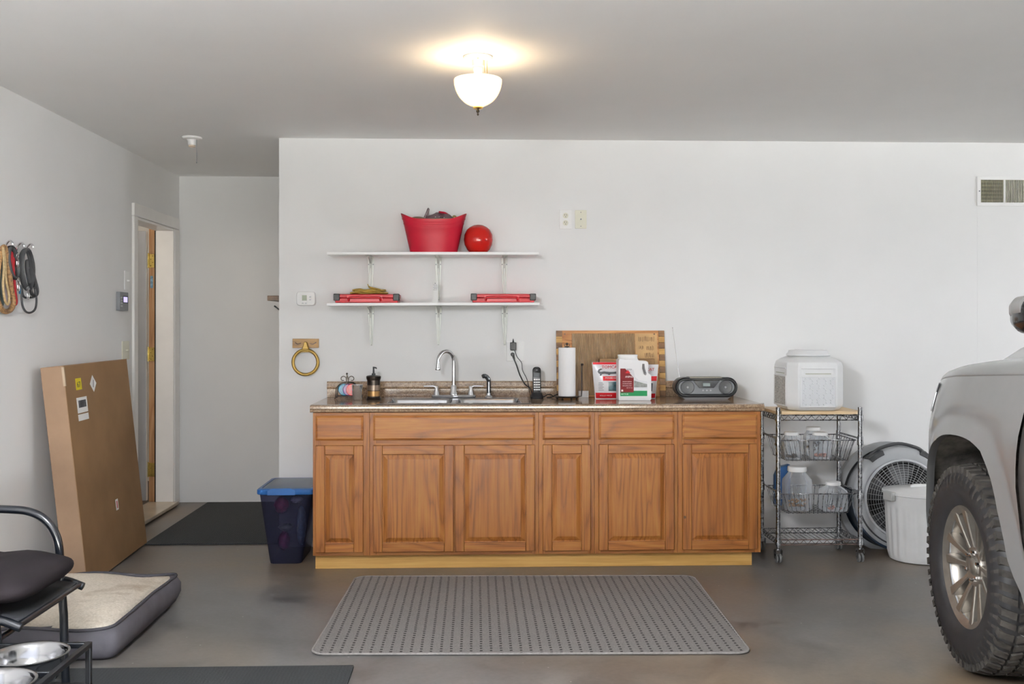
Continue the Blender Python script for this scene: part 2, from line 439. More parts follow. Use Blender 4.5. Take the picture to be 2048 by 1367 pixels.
struct('roof', G().box(XL-.6, XR+.6, YF-.5, YA+.6, ZC+.16, ZC+.4), M['siding'])
struct('driveway', G().box(-12, 16, YF-22, YF-T, -.2, -.02), M['concrete_out'])
# drywall joint below the vent
struct('trim_1', G().box(3.955, XR, -.0015, 0, 0, 2.05), M['wall'], smo=0)

# added fill lights hung out of frame to brighten the walls and ceiling
for i_, (sx_l, sy_l, st_l, lb_l) in enumerate(((.15, -4.9, 480, 'added hanging fill light nearest the left wall'), (7.9, -3.4, 370, 'added hanging fill light beyond the truck'))):
    sl = thing('fill_light', lb_l, 'ceiling light', (sx_l, sy_l, 1.98))
    obj('fill_housing', G().loft([[(x, y, z) for x, z in ((sx_l-.05, 2.0), (sx_l+.05, 2.0), (sx_l+.04, 2.03), (sx_l-.04, 2.03))] for y in (sy_l-.65, sy_l+.60)]), M['white'], sl)
    for xx in (-.09, .09): obj('fill_tube', G().cyl((sx_l+xx, sy_l-.62, 1.995), (sx_l+xx, sy_l+.58, 1.995), .019, seg=10), emit('fill_glow%d' % i_, (246, 249, 255), st_l), sl)
    for yy in (sy_l-.5, sy_l+.5): obj('fill_hanger', G().cyl((sx_l, yy, 2.03), (sx_l, yy, ZC), .003, seg=6), M['grey'], sl)

# room beyond the doorway
g = G(); g.box(XL-3, XL-2.9, .2, 2.6, 0, ZC); g.box(XL-3, XL-T, 2.5, 2.6, 0, ZC); g.box(XL-3, XL-T, .1, .2, 0, ZC); g.box(XL-3, XL-T, .1, 2.6, ZC, ZC+.1); g.box(XL-T-.02, XL, YA+T, 2.6, 0, ZC)
struct('wall_house_room', g, M['wall'], smo=0)
struct('floor_house_room', G().box(XL-2.9, XL-T-.06, .2, 2.5, 0, .02), M['darkwood'])
ld = bpy.data.lights.new('doorway_fill_light', 'POINT'); lo = bpy.data.objects.new('doorway_fill_light', ld); col.objects.link(lo)
ld.energy = 14; ld.shadow_soft_size = .15; ld.color = (1, .86, .7); lo.location = (XL-1.3, .8, 2.1)  # added unseen light that brightens the jamb and threshold

# doorway: casing, jambs, stop, hinges, threshold, open door leaf
d = thing('door_1', 'grey entry door swung open behind a white casing on the left wall', 'door', (XL-.17, 1.40, 0))
d['kind'] = 'structure'
cw = .075
g = G()
for (a, b) in ((DY0-cw, DY0), (DY1, DY1+cw+.035)): g.box(XL, XL+.018, a, b, .0, DZ+cw)
obj('casing_upright', G().box(XL, XL+.018, DY0-cw, DY0-.004, 0, DZ+.002), M['trim'], d, bevel=.004)
obj('casing_upright', G().box(XL, XL+.018, DY1+.004, DY1+.115, 0, DZ+.002), M['trim'], d, bevel=.004)
obj('casing_head', G().box(XL, XL+.020, DY0-cw-.002, DY1+.117, DZ+.003, DZ+.085), M['trim'], d, bevel=.004)
obj('jamb', G().box(XL-.118, XL+.012, DY1-.014, DY1+.003, .035, DZ), M['trim'], d, bevel=.002, label='white painted jamb')
obj('jamb', G().box(XL-.118, XL+.012, DY0-.003, DY0+.014, .035, DZ), M['trim'], d, bevel=.002, label='white painted jamb')
obj('jamb_head', G().box(XL-.118, XL+.012, DY0, DY1, DZ-.016, DZ), M['trim'], d, bevel=.002)
obj('weatherstrip', G().box(XL-.124, XL-.1185, DY1-.018, DY1, .035, DZ), M['black'], d)
obj('hinge_jamb', G().box(XL-.170, XL-.1245, DY1-.002, DY1+.012, .035, DZ), M['pine'], d, label='bare wood hinge jamb')
leafY = DY1-.0465
obj('door_leaf', G().box(XL-.178-.76, XL-.178, leafY-.0, leafY+.040, .05, DZ-.02), plain('grey_door_paint', 'a5a7ac', .4, var=.03, bmp=.05), d, bevel=.003, label='grey door leaf')
obj('door_edge', G().box(XL-.1785, XL-.1755, leafY+.003, leafY+.038, .05, DZ-.02), M['trim'], d)
for zc in (1.80, 1.115, .27):
    h = obj('hinge', G().box(XL-.168, XL-.130, DY1-.0045, DY1-.002, zc-.05, zc+.05), M['brass'], d, bevel=.001)
    obj('hinge_pin', G().cyl((XL-.1735, DY1-.009, zc-.052), (XL-.1735, DY1-.009, zc+.056), .0065, seg=12), M['brass'], h)
    g = G()
    for i, zz in enumerate((-.036, -.012, .012, .036)):
        x = XL-.150 + (.008 if i % 2 else -.006)
        g.cyl((x, DY1-.0046, zc+zz), (x, DY1-.0058, zc+zz), .0038, seg=10)
    obj('hinge_screws', g, M['gold'], h, kind='stuff')
obj('door_sticker', G().prism(rrect(XL-.160, XL-.140, 1.60, 1.69, .006), 'y', DY1-.0035, DY1-.002), plain('sticker_blue', '7fa3bb', .3, var=.25, sc=60), d, label='blue printed sticker')
obj('threshold', G().box(XL-.17, XL+.045, DY0-.01, DY1+.005, .012, .036), plain('threshold_tan', 'b8ab97', .3, .3, var=.12, sc=6), d, bevel=.003)
obj('threshold_riser', G().box(XL-.1, XL+.028, DY0-.01, DY1+.005, 0, .012), M['darkwood'], d)

# ================================================================ CABINETS
CF = -.61                     # face plane
oz = -.018                    # the run stands on a low base
def z_(v): return v + oz
IN = .0254
units = [(0, 12, 'd'), (12, 48, 's'), (48, 60, 'd'), (60, 78, 'd'), (78, 96, 'd')]
ulab = ['narrow oak base cabinet at the left end of the run, beside the blue-lidded bin',
        'wide oak sink base cabinet with two doors under the steel sink',
        'narrow oak base cabinet under the cordless phone and paper towel',
        'oak base cabinet with one drawer under the red bags and white jug',
        'oak base cabinet at the right end under the radio, knot in its door']
def panel_door(par, x0, x1, z0, z1, yb, knot=None):
    t, sw = .019, .050
    pn = G()
    # raised panel: sunk field edge, bevel up to a flat centre
    a0, a1, b0, b1 = x0+sw, x1-sw, z0+sw, z1-sw
    def rect(i, y): return [(a0+i, y, b0+i), (a1-i, y, b0+i), (a1-i, y, b1-i), (a0+i, y, b1-i)]
    pn.loft([rect(-.004, yb-.002), rect(-.004, yb-.009), rect(.004, yb-.0085), rect(.026, yb-.0175), rect(.030, yb-.018)])
    dr = obj('door', pn, M['oakv'], par, smo=0)
    e = .0035
    for nm, bx, mm in (('stile', (x0, x0+sw-.0008, z0, z1), M['oakv']), ('stile', (x1-sw+.0008, x1, z0, z1), M['oakv']),
                       ('rail', (x0+sw, x1-sw, z1-sw+.0008, z1), M['oakh']), ('rail', (x0+sw, x1-sw, z0, z0+sw-.0008), M['oakh'])):
        obj(nm, G().box(bx[0], bx[1], yb-t, yb-.001, bx[2], bx[3]), mm, dr, bevel=.003)
    return dr
for (u0, u1, kd), lb in zip(units, ulab):
    x0, x1 = u0*IN+.0006, u1*IN-.0006
    c = thing('base_cabinet', lb, 'cabinet', ((x0+x1)/2, -.3, .1+oz))
    c['group'] = 'oak base cabinets under the counter'
    g = G(); zt, zb = z_(.873), z_(.102)
    g.box(x0, x0+.016, CF+.019, -.004, zb, zt); g.box(x1-.016, x1, CF+.019, -.004, zb, zt)
    g.box(x0+.016, x1-.016, CF+.019, -.004, zb, zb+.016); g.box(x0+.016, x1-.016, -.010, -.004, zb+.016, zt)
    obj('carcass', g, M['ply'], c, smo=0)
    # face frame members
    L = .034 if u0 else .038; Rr = .034
    ys = (CF, CF+.0188)
    zm0, zm1 = z_(.700), z_(.728)
    obj('frame_stile', G().box(x0, x0+L, *ys, zb, zt), M['oakv'], c, bevel=.0008)
    obj('frame_stile', G().box(x1-Rr, x1, *ys, zb, zt), M['oakv'], c, bevel=.0008)
    for a, b in ((z_(.845), zt), (zm0-.006, zm1+.006), (zb, zb+.034)):
        obj('frame_rail', G().box(x0+L+.0004, x1-Rr-.0004, ys[0]+.0002, ys[1], a, b), M['oakh'], c, bevel=.0008)
    ov = .012
    dx0, dx1 = x0+L-ov-(.010 if not u0 else 0), x1-Rr+ov
    if u0 == 0: dx1 = x1-.034+.002
    if u0 == 12: dx0 = x0+.020; dx1 = x1-.020
    dz0, dz1 = z_(.724), z_(.857)
    dw = G(); ii = .006
    def rr(i, y): return [(dx0+i, y, dz0+i), (dx1-i, y, dz0+i), (dx1-i, y, dz1-i), (dx0+i, y, dz1-i)]
    dw.loft([rr(0, CF-.0005), rr(0, CF-.012), rr(.009, CF-.0175), rr(.011, CF-.0185)])
    obj('drawer_front', dw, M['oakh'], c, smo=0, label=('false drawer front across the sink' if kd == 's' else None))
    pz0, pz1 = z_(.122), z_(.697)
    if kd == 's':
        xm = (dx0+dx1)/2
        panel_door(c, dx0, xm-.004, pz0, pz1, CF-.0005); dd = panel_door(c, xm+.004, dx1, pz0, pz1, CF-.0005)
        obj('frame_mullion', G().box(xm-.03, xm+.03, ys[0]+.0004, ys[1], zb+.0345, zm0-.0065), M['oakv'], c)
    else:
        dd = panel_door(c, dx0, dx1, pz0, pz1, CF-.0005)
    if u0 == 78:
        obj('knot', G().ball((dx0+.012, CF-.0195, z_(.30)), (.006, .0012, .008)), M['darkwood'], dd, label='small dark knot')
obj('toe_kick_board', G().box(.005, 2.405, -.552, -.534, .0, z_(.1015)), M['ply'], bevel=.001,
    label='pale yellow toe kick board along the floor under the oak cabinets', cat='board')

# countertop: profile swept along X, with a real cut-out for the sink
zt = z_(.914); th = .038
SX0, SX1, SY0, SY1 = .352, 1.166, -.572, -.085
ct = thing('countertop', 'brown speckled stone-look countertop on the oak cabinets', 'countertop', (1.2, -.3, zt-th))
g = G(); X0, X1 = -.012, 2.452
prof = [(-.570, zt), (-.622, zt), (-.630, zt-.003), (-.634, zt-.008), (-.634, zt-.018), (-.629, zt-.0205), (-.633, zt-.023), (-.637, zt-.028), (-.635, zt-.035), (-.628, zt-.038), (-.570, zt-.038)]
g.prism(prof, 'x', X0, X1)
g.box(X0, SX0, -.570, 0, zt-th, zt); g.box(SX1, X1, -.570, 0, zt-th, zt)
g.box(SX0, SX1, SY1, 0, zt-th, zt)
obj('worktop', g, M['granite'], ct, smo=30)
bs = [(-.0005, zt), (-.022, zt+.0005), (-.0225, zt+.050), (-.030, zt+.054), (-.032, zt+.060), (-.028, zt+.064), (-.027, zt+.088), (-.022, zt+.095), (-.0005, zt+.095)]
obj('backsplash', G().prism(bs, 'x', X0+.002, 2.44), M['granite'], smo=30, label='low brown speckled backsplash strip along the wall above the countertop', cat='backsplash')

# sink
sk = thing('kitchen_sink', 'stainless steel double-bowl sink set into the countertop', 'sink', (.762, -.33, zt))
rim = G(); zr = zt+.005
bl = [(.392, .742), (.776, 1.126)]; by0, by1 = -.540, -.190
def plate(g, x0, x1, y0, y1, z): g.box(x0, x1, y0, y1, z-.004, z)
RX0, RX1, RY0, RY1 = .338, 1.182, -.592, -.070
plate(rim, RX0, RX1, RY0, by0, zr); plate(rim, RX0, RX1, by1, RY1, zr)
plate(rim, RX0, bl[0][0], by0, by1, zr); plate(rim, bl[1][1], RX1, by0, by1, zr); plate(rim, bl[0][1], bl[1][0], by0, by1, zr)
obj('rim', rim, M['steel'], sk, bevel=.002)
for a, b in bl:
    rr_ = lambda i, z, r: [(p[0], p[1], z) for p in rrect(a+i, b-i, by0+i, by1-i, r)]
    g = G().loft([rr_(0, zr-.001, .001), rr_(.004, zr-.012, .03), rr_(.012, zr-.10, .04), (rr_(.02, zr-.165, .05)), rr_(.06, zr-.178, .05)], cap=False)
    n0 = len(g.v); ring = g.v[-20:]; g.f.append(tuple(range(n0-20, n0)))
    bo = obj('bowl', g, M['steel'], sk, smo=60)
    obj('drain', G().lathe([(.045, 0), (.045, .004), (.036, .005), (.034, .001), (.001, .001)], ((a+b)/2, (by0+by1)/2, zr-.178), 20), M['chrome'], bo)
# faucet
fx, fy = .748, -.128; fz = zr+.0005
fa = thing('kitchen_faucet', 'chrome gooseneck faucet with two lever handles behind the sink', 'faucet', (fx, fy, fz))
obj('deck_plate', G().prism(rrect(fx-.132, fx+.132, fy-.026, fy+.026, .025), 'z', fz, fz+.016), M['chrome'], fa, bevel=.005)
obj('spout_collar', G().lathe([(.025, 0), (.024, .012), (.018, .022), (.019, .045), (.0155, .052), (.014, .06)], (fx, fy, fz+.014), 24), M['chrome'], fa)
ztop = 1.186; rz = .058; dirv = Vector((-.76, -.65, 0)).normalized()
pth = [Vector((fx, fy, fz+.02)), Vector((fx, fy, 1.0)), Vector((fx, fy, ztop-rz-.012))]
for i in range(1, 13):
    a = math.pi*i/12*1.02
    pth.append(Vector((fx, fy, ztop-rz-.012)) + dirv*(rz*(1-math.cos(a))) + Vector((0, 0, rz*math.sin(a))))
pth.append(pth[-1]+Vector((0, 0, -.03)) + dirv*.003)
sp = obj('spout', G().tube(pth, [.0112]*(len(pth)-2)+[.0115, .013], 16), M['chrome'], fa, smo=60)
obj('spout_tip', G().lathe([(.013, 0), (.0165, -.012), (.015, -.016), (.011, -.0165)], pth[-1], 18), M['chrome'], sp)
for s_ in (-1, 1):
    hx = fx+s_*.101
    h = obj('handle', G().lathe([(.021, 0), (.019, .012), (.0125, .032), (.012, .048), (.009, .054)], (hx, fy, fz+.014), 20), M['chrome'], fa)
    obj('lever', G().tube([(hx, fy, fz+.058), (hx+s_*.018, fy, fz+.067), (hx+s_*.075, fy-.004, fz+.066)], [.010, .0085, .0062], 12, flat=.8), M['chrome'], h, smo=60)
sx = .955
sp = thing('side_sprayer', 'chrome and dark side sprayer to the right of the faucet', 'sprayer', (sx, fy, fz))
obj('sprayer_base', G().lathe([(.026, 0), (.024, .006), (.017, .012), (.0165, .026)], (sx, fy, fz), 20), M['chrome'], sp)
obj('sprayer_body', G().tube(smooth([(sx, fy, fz+.022), (sx, fy, fz+.07), (sx-.001, fy, fz+.100), (sx-.012, fy-.004, fz+.120), (sx-.028, fy-.01, fz+.128)], 4), [.0125]*8+[.0135]*8+[.0125], 14), plain('dark_chrome', '6d7074', .18, .9), sp, smo=60)
obj('sprayer_head', G().cyl((sx-.026, fy-.009, fz+.128), (sx-.038, fy-.013, fz+.122), .0125, .0118, 14), M['black'], sp)

# ================================================================ COUNTER OBJECTS
zq = zt
# wire holder with three coloured glass discs
hx, hy = .125, -.17
h = thing('wire_coaster_holder', 'scrolled dark wire holder with coloured glass discs at the left end of the counter', 'holder', (hx, hy, zq))
r_ = .0026
g = G()
def spiral(cx, cz, r0, r1, a0, a1, y, n=22):
    return [(cx+(r0+(r1-r0)*i/n)*math.cos(R(a0+(a1-a0)*i/n)), y, cz+(r0+(r1-r0)*i/n)*math.sin(R(a0+(a1-a0)*i/n))) for i in range(n+1)]
g.tube(spiral(hx-.020, zq+.118, .008, .019, 300, -20, hy), r_, 6)
g.tube(spiral(hx+.030, zq+.118, .008, .019, 240, 560, hy), r_, 6)
g.tube(smooth([(hx+.002, hy, zq+.145), (hx, hy, zq+.10), (hx+.012, hy, zq+.085), (hx+.03, hy, zq+.06)], 5), r_*1.2, 6)
g.tube(smooth([(hx+.004, hy, zq+.14), (hx+.01, hy, zq+.10), (hx-.002, hy, zq+.075)], 5), r_*1.2, 6)
obj('scroll_frame', g, M['iron'], h)
for sy in (-.035, .035):
    g = G()
    g.tube(smooth([(hx-.004, hy, zq+.10), (hx-.03, hy+sy*.6, zq+.092), (hx-.052, hy+sy, zq+.07), (hx-.058, hy+sy, zq+.03), (hx-.060, hy+sy, zq+.009), (hx-.066, hy+sy, zq+.004)], 5), r_, 6)
    g.tube(smooth([(hx+.006, hy, zq+.10), (hx+.045, hy+sy*.6, zq+.092), (hx+.056, hy+sy, zq+.06), (hx+.058, hy+sy, zq+.02), (hx+.062, hy+sy, zq+.004)], 5), r_, 6)
    obj('side_leg', g, M['iron'], h)
obj('bottom_rail', G().tube([(hx-.058, hy-.035, zq+.018), (hx+.057, hy-.035, zq+.018), (hx+.057, hy+.035, zq+.018), (hx-.058, hy+.035, zq+.018)], r_, 6, closed=True), M['iron'], h)
obj('finial', G().ball((hx+.002, hy, zq+.148), .006), M['iron'], h)
for nm, cx_, cy_, cc in (('blue', -.015, .015, '1e7fa8'), ('purple', .014, 0, '6c3a7c'), ('red', .034, -.016, 'b5121f')):
    obj('glass_disc', G().xf(Matrix()).cyl((hx+cx_, hy+cy_-.005, zq+.055), (hx+cx_, hy+cy_+.005, zq+.055), .035, seg=28), plain(nm+'_glass', cc, .12, var=.25, sc=70, bmp=.4, bsc=120), h, bevel=.003, label=nm+' pebbled glass disc')
# cup
obj('metal_cup', G().lathe([(.001, 0), (.026, 0), (.028, .004), (.0325, .086), (.0335, .089), (.0315, .088), (.027, .008), (.001, .006)], (.199, -.262, zq), 32), M['cup'], label='shiny silver tumbler between the coaster holder and the soap dispenser', cat='cup', smo=60)
# soap dispenser
sx_, sy_ = .285, -.20
s = thing('soap_dispenser', 'dark bronze and amber striped soap dispenser with a pump', 'dispenser', (sx_, sy_, zq))
def lz(pr, m, nm, lab=None, par=s, seg=32): return obj(nm, G().lathe(pr, (sx_, sy_, zq), seg), m, par, label=lab)
lz([(.001, 0), (.042, 0), (.043, .006), (.039, .010), (.0375, .018), (.0375, .020), (.001, .020)], M['iron'], 'foot')
lz([(.001, .020), (.0365, .020), (.0365, .050), (.001, .050)], plain('amber_band', '9c7646', .3, .4, var=.1), 'body_band', 'amber lower band')
lz([(.001, .050), (.0375, .050), (.0375, .054), (.001, .054)], M['iron'], 'ring')
lz([(.001, .054), (.0365, .054), (.0365, .084), (.001, .084)], plain('taupe_band', '7a6a5c', .3, .4, var=.1), 'body_band', 'taupe middle band')
lz([(.001, .084), (.0375, .084), (.0375, .112), (.001, .112)], M['iron'], 'body_band', 'dark upper band')
lz([(.001, .112), (.038, .112), (.042, .122), (.043, .134), (.038, .138), (.012, .142), (.001, .142)], M['iron'], 'lid')
g = G().lathe([(.011, 0), (.011, .010), (.006, .012), (.005, .030), (.001, .030)], (sx_, sy_, zq+.141), 16)
g.tube([(sx_, sy_, zq+.168), (sx_, sy_, zq+.190)], .005, 10); g.tube([(sx_-.002, sy_, zq+.186), (sx_+.014, sy_-.004, zq+.184), (sx_+.017, sy_-.004, zq+.178)], .0042, 8)
obj('pump', g, M['black'], s)

# outlet behind the phone, adaptor, plug, cords
def outlet(name, label, x0, x1, z0, z1, mat_, kind='duplex', Y=0.0):
    t = thing(name, label, 'outlet' if 'outlet' in name else 'wall plate', ((x0+x1)/2, Y, z0))
    obj('cover_plate', G().prism(rrect(x0, x1, z0, z1, .004), 'y', Y-.006, Y-.0005), mat_, t, bevel=.002)
    xc, zc = (x0+x1)/2, (z0+z1)/2
    return t, xc, zc
t, xc, zc = outlet('wall_outlet', 'white double-gang wall outlet behind the phone with black plugs in it', W(1013,700,0).x, W(1048,700,0).x, W(1020,722,0).z, W(1020,683,0).z, M['white'])
for dz in (.028, -.022): obj('socket', G().cyl((xc-.022, -.0065, zc+dz), (xc-.022, -.0085, zc+dz), .016, seg=20), M['white'], t)
a = W(1026, 692, 0)
ad = thing('power_adaptor', 'black plug-in power adaptor in the upper socket behind the phone', 'adaptor', (a.x, -.02, a.z))
obj('adaptor_body', G().box(a.x-.018, a.x+.018, -.045, -.009, a.z-.024, a.z+.024), M['black'], ad, bevel=.004)
obj('adaptor_prong_guard', G().cyl((a.x, -.03, a.z+.022), (a.x, -.03, a.z+.046), .006, .0015, 8), M['black'], ad)
b_ = W(1025, 708, 0)
def cord(name, pts, r, label, m=M['black'], n=8):
    return obj(name, G().tube(smooth(pts, n), r, 8), m, label=label, cat='cord', smo=60)
pl = thing('power_plug', 'black round plug in the lower socket behind the phone', 'plug', (b_.x, -.02, b_.z))
obj('plug_head', G().cyl((b_.x, -.0095, b_.z), (b_.x, -.036, b_.z), .0125, .010, 16), M['black'], pl, bevel=.002)
obj('plug_neck', G().cyl((b_.x+.004, -.028, b_.z-.006), (b_.x+.010, -.034, b_.z-.03), .007, .004, 10), M['black'], pl)
wp = lambda x, y, Y: tuple(W(x, y, Y))
cord('thick_power_cord', [wp(1026,713,-.034), wp(1033,730,-.034), wp(1040,750,-.036), wp(1050,768,-.05), wp(1060,776,-.09), (1.215, -.150, zq+.012), (1.222, -.158, zq+.008)], .0038, 'thick black cord hanging from the lower plug down to the phone base')
cord('thin_power_cord', [wp(1029,699,-.03), wp(1034,713,-.03), wp(1043,725,-.036), wp(1045,740,-.036), wp(1053,756,-.036), wp(1057,770,-.05), (1.200, -.12, zq+.02), (1.21, -.138, zq+.006)], .0020, 'thin black cord hanging from the adaptor beside the thick one')
cord('loose_counter_cord', [(1.262, -.12, zq+.006), (1.29, -.115, zq+.012), (1.31, -.10, zq+.02), (1.335, -.09, zq+.012), (1.325, -.11, zq+.004), (1.30, -.125, zq+.004), (1.33, -.10, zq+.006), (1.37, -.08, zq+.022)], .003, 'tangled black cord lying on the counter between phone and paper towel')
# phone
px_, py_ = 1.237, -.165
p = thing('cordless_phone', 'black cordless phone with white keys standing in its charging base', 'phone', (px_, py_, zq))
obj('charging_base', G().loft([[(x, y, zq) for x, y in rrect(px_-.038, px_+.038, py_-.035, py_+.040, .014)], [(x, y, zq+.012) for x, y in rrect(px_-.038, px_+.038, py_-.035, py_+.040, .014)], [(x, y, zq+.034) for x, y in rrect(px_-.028, px_+.028, py_-.012, py_+.034, .012)]]), M['black'], p, bevel=.002)
tm = Matrix.Translation((px_, py_, zq+.018)) @ Matrix.Rotation(R(-9), 4, 'X')
g = G().loft([[(x, y, z) for x, z in rrect(-.024+i, .024-i, 0+i, .168-i, .018)] for y, i in ((-.012, .003), (-.009, 0), (.009, 0), (.012, .003))]).xf(tm)
hs = obj('handset', g, M['black'], p)
obj('screen', G().box(-.018, .018, -.0128, -.0118, .105, .132).xf(tm), plain('lcd_dark', '3a3e42', .1), hs)
obj('earpiece', G().box(-.006, .006, -.0128, -.0118, .148, .151).xf(tm), M['lgrey'], hs)
obj('trim_bar', G().box(-.019, .019, -.013, -.0118, .1, .1025).xf(tm), M['lgrey'], hs)
for r in range(5):
    for c in range(3):
        hh = .007 if r else .009
        obj('key', G().box(-.0185+c*.0128, -.0075+c*.0128, -.0134, -.0116, .088-r*.0145, .088-r*.0145+hh).xf(tm), M['white'], hs)

# ribbed board leaning on the wall
bx0, bx1, bz0, bz1 = 1.363, 2.020, zq, 1.296
tilt = math.atan2(.055, bz1-bz0)
bm_ = Matrix.Translation((bx0, -.062, zq+.001)) @ Matrix.Rotation(-tilt, 4, 'X')
wB, hB = bx1-bx0, (bz1-bz0)/math.cos(tilt)-.002
bd = thing('ribbed_wooden_board', 'large ribbed wooden board leaning on the wall behind the paper towel and bags', 'board', (bx0+wB/2, -.05, zq))
def onb(g): return g.xf(bm_)
obj('board_panel', onb(G().box(.036, wB-.036, 0, .018, 0, hB)), M['boardfr'], bd, bevel=.001)
obj('groove_backing', onb(G().box(.094, .476, -.0006, .0002, .01, hB-.018)), M['darkwood'], bd)
g = G()
n_r = 44; rx0, rx1 = .095, .475
for i in range(n_r):
    a = rx0+(rx1-rx0)*i/n_r; w_ = (rx1-rx0)/n_r
    g.add([(a+.0018, -.0008, .01), (a+w_*.5, -.0042, .01), (a+w_-.0018, -.0008, .01), (a+.0018, -.0008, hB-.018), (a+w_*.5, -.0042, hB-.018), (a+w_-.0018, -.0008, hB-.018)], [(0,1,4,3), (1,2,5,4), (0,3,5,2), (3,4,5), (0,2,1)])
obj('rib_field', onb(g), M['board'], bd, smo=0, kind='stuff', label='vertical ribs')
obj('print_panel', onb(G().box(.478, wB-.045, -.0014, .0002, .01, hB-.018)), plain('pale_board', 'bd9866', .55, var=.12, sc=10), bd)
nb = 11
for sx0, sx1 in ((0, .0355), (wB-.0355, wB)):
    for i in range(nb):
        hz = hB/nb
        obj('edge_block', onb(G().box(sx0, sx1, -.001, .019, i*hz+.0004, (i+1)*hz-.0004)), M['blockd'] if i % 2 == 0 else M['blockl'], bd, bevel=.0006)
# scorched marks on the print panel (their words cannot be made out)
g = G(); rnd = random.Random(3)
for (a0, a1, z0, z1) in ((.497, .592, .333, .368), (.500, .530, .285, .310), (.545, .592, .280, .310), (.535, .592, .235, .268)):
    x = a0
    while x < a1:
        w_ = rnd.uniform(.003, .006); zz0 = z0+rnd.uniform(0, .006); zz1 = z1-rnd.uniform(0, .008); k = rnd.uniform(-.004, .004)
        g.prism([(x, zz0), (x+w_*.55, zz0), (x+w_*.55+k, zz1), (x+k, zz1)], 'y', -.0020, -.0013); x += w_+rnd.uniform(.001, .003)
obj('burnt_marks', onb(g), plain('burnt_wood', '6b4b2c', .7, var=.2, sc=40), bd, smo=0, kind='stuff')
for xx in (.052, wB-.062): obj('screw', onb(G().cyl((xx, -.002, hB-.022), (xx, .002, hB-.022), .005, seg=12)), M['darkwood'], bd)
obj('small_white_card', G().box(W(1157,785,-.085).x, W(1177,785,-.085).x, -.089, -.087, zq+.0005, zq+.040), M['paper'], label='small blank white card leaning at the foot of the ribbed board', cat='card')

# paper towel holder
tx, ty = 1.408, -.235
t = thing('paper_towel_holder', 'black wire paper towel holder with finial and side arm', 'holder', (tx, ty, zq))
g = G().lathe([(.001, .012), (.070, .012), (.074, .016), (.070, .020), (.001, .020)], (tx, ty, zq), 32)
obj('base_plate', g, M['iron'], t)
for a in (20, 110, 200, 290):
    obj('foot', G().ball((tx+.062*math.cos(R(a)), ty+.062*math.sin(R(a)), zq+.0075), .0075, 12, 8), M['iron'], t)
obj('center_rod', G().cyl((tx, ty, zq+.018), (tx, ty, zq+.312), .005, seg=10), M['iron'], t)
g = G().ball((tx, ty, zq+.322), .008, 12, 8)
for s_ in (-1, 1): g.tube(smooth([(tx, ty, zq+.310), (tx+s_*.010, ty, zq+.308), (tx+s_*.016, ty, zq+.318), (tx+s_*.011, ty, zq+.322)], 4), .002, 6)
g.cyl((tx, ty, zq+.302), (tx, ty, zq+.306), .017, seg=16)
obj('finial', g, M['iron'], t)
g = G().tube([(tx+.066, ty, zq+.016), (tx+.084, ty, zq+.018), (tx+.086, ty, zq+.05), (tx+.088, ty, zq+.195)], .0036, 8).ball((tx+.088, ty, zq+.202), .0075, 12, 8)
obj('side_arm', g, M['iron'], t)
obj('paper_towel_roll', G().lathe([(.020, 0), (.049, 0), (.0505, .003), (.0495, .276), (.048, .280), (.020, .280), (.020, .002)], (tx, ty, zq+.0206), 48), M['towel'], label='full white paper towel roll on the black holder', cat='paper towel')

# brown carton behind the bags
obj('small_carton', G().box(W(1199,760,-.145).x, W(1309,760,-.145).x, -.150, -.095, zq, zq+.232), M['card'], bevel=.001,
    label='brown carton standing behind the two red and white bags', cat='box')
# two pouches
def pouch(label, px0, px1, Y, ztop, slant):
    x0 = W(px0, 760, Y).x; x1 = W(px1, 760, Y).x
    t = thing('treat_pouch', label, 'bag', ((x0+x1)/2, Y, zq))
    h = ztop-zq; nu, nv = 14, 16
    def prof(v):   # half thickness, side inset
        th_ = .030*math.sin(math.pi*min(1, (1-v)*.9+.05))**.8*(1-v)**.35 + .001
        ins = .022*math.sin(math.pi*min(1, v*1.0))*.0 + .018*(1-v)
        return th_, ins
    def surf(sgn):
        def fn(u, v):
            th_, ins = prof(v); a = abs(2*u-1)
            y = Y + sgn*th_*(1-a**2.6)
            return (x0+ins+slant*(1-v)*.0 + (x1-x0-2*ins)*u, y, zq+h*v)
        return fn
    g = G().grid(surf(-1), nu, nv).grid(surf(1), nu, nv)
    b = obj('pouch_body', g, M['bag'], t, smo=60)
    def patch(u0, u1, v0, v1, m, nm, lift=.0012, poly=None, lab=None):
        f = surf(-1)
        def fn(u, v):
            p = f(u0+(u1-u0)*u, v0+(v1-v0)*v); return (p[0], p[1]-lift, p[2])
        return obj(nm, G().grid(fn, 12, 6), m, b, smo=60, label=lab)
    return t, b, surf(-1), patch, x0, x1, h
t, b, sf, patch, x0, x1, h = pouch('red and white pouch with a black leaping cat, left of the white jug', 1184, 1250, -.20, zq+.215, 0)
patch(.02, .98, .94, .995, M['bagred'], 'header_band')
patch(.03, .97, .02, .17, M['bagred'], 'bottom_band')
patch(.30, .98, .50, .62, M['bagred'], 'title_band')
patch(.48, .90, .22, .47, plain('picture_block', '2f4a52', .3, var=.5, sc=50), 'picture_block', lab='dark green and blue picture')
def on_pouch(g2, sf, x0, x1, h, lift):
    out = G(); 
    for (x, z, e) in g2: pass
def flat_on(sf, pts2d, thick=.0006, lift=.002):
    """outline in (u,v) -> thin shape lying on the bag front"""
    fr = [sf(u, v) for u, v in pts2d]; n = len(fr)
    vs = [(p[0], p[1]-lift-thick, p[2]) for p in fr]+[(p[0], p[1]-lift, p[2]) for p in fr]
    return G().add(vs, [tuple(range(n)), tuple(range(n, 2*n))[::-1]]+[(i, n+i, n+(i+1) % n, (i+1) % n) for i in range(n)])
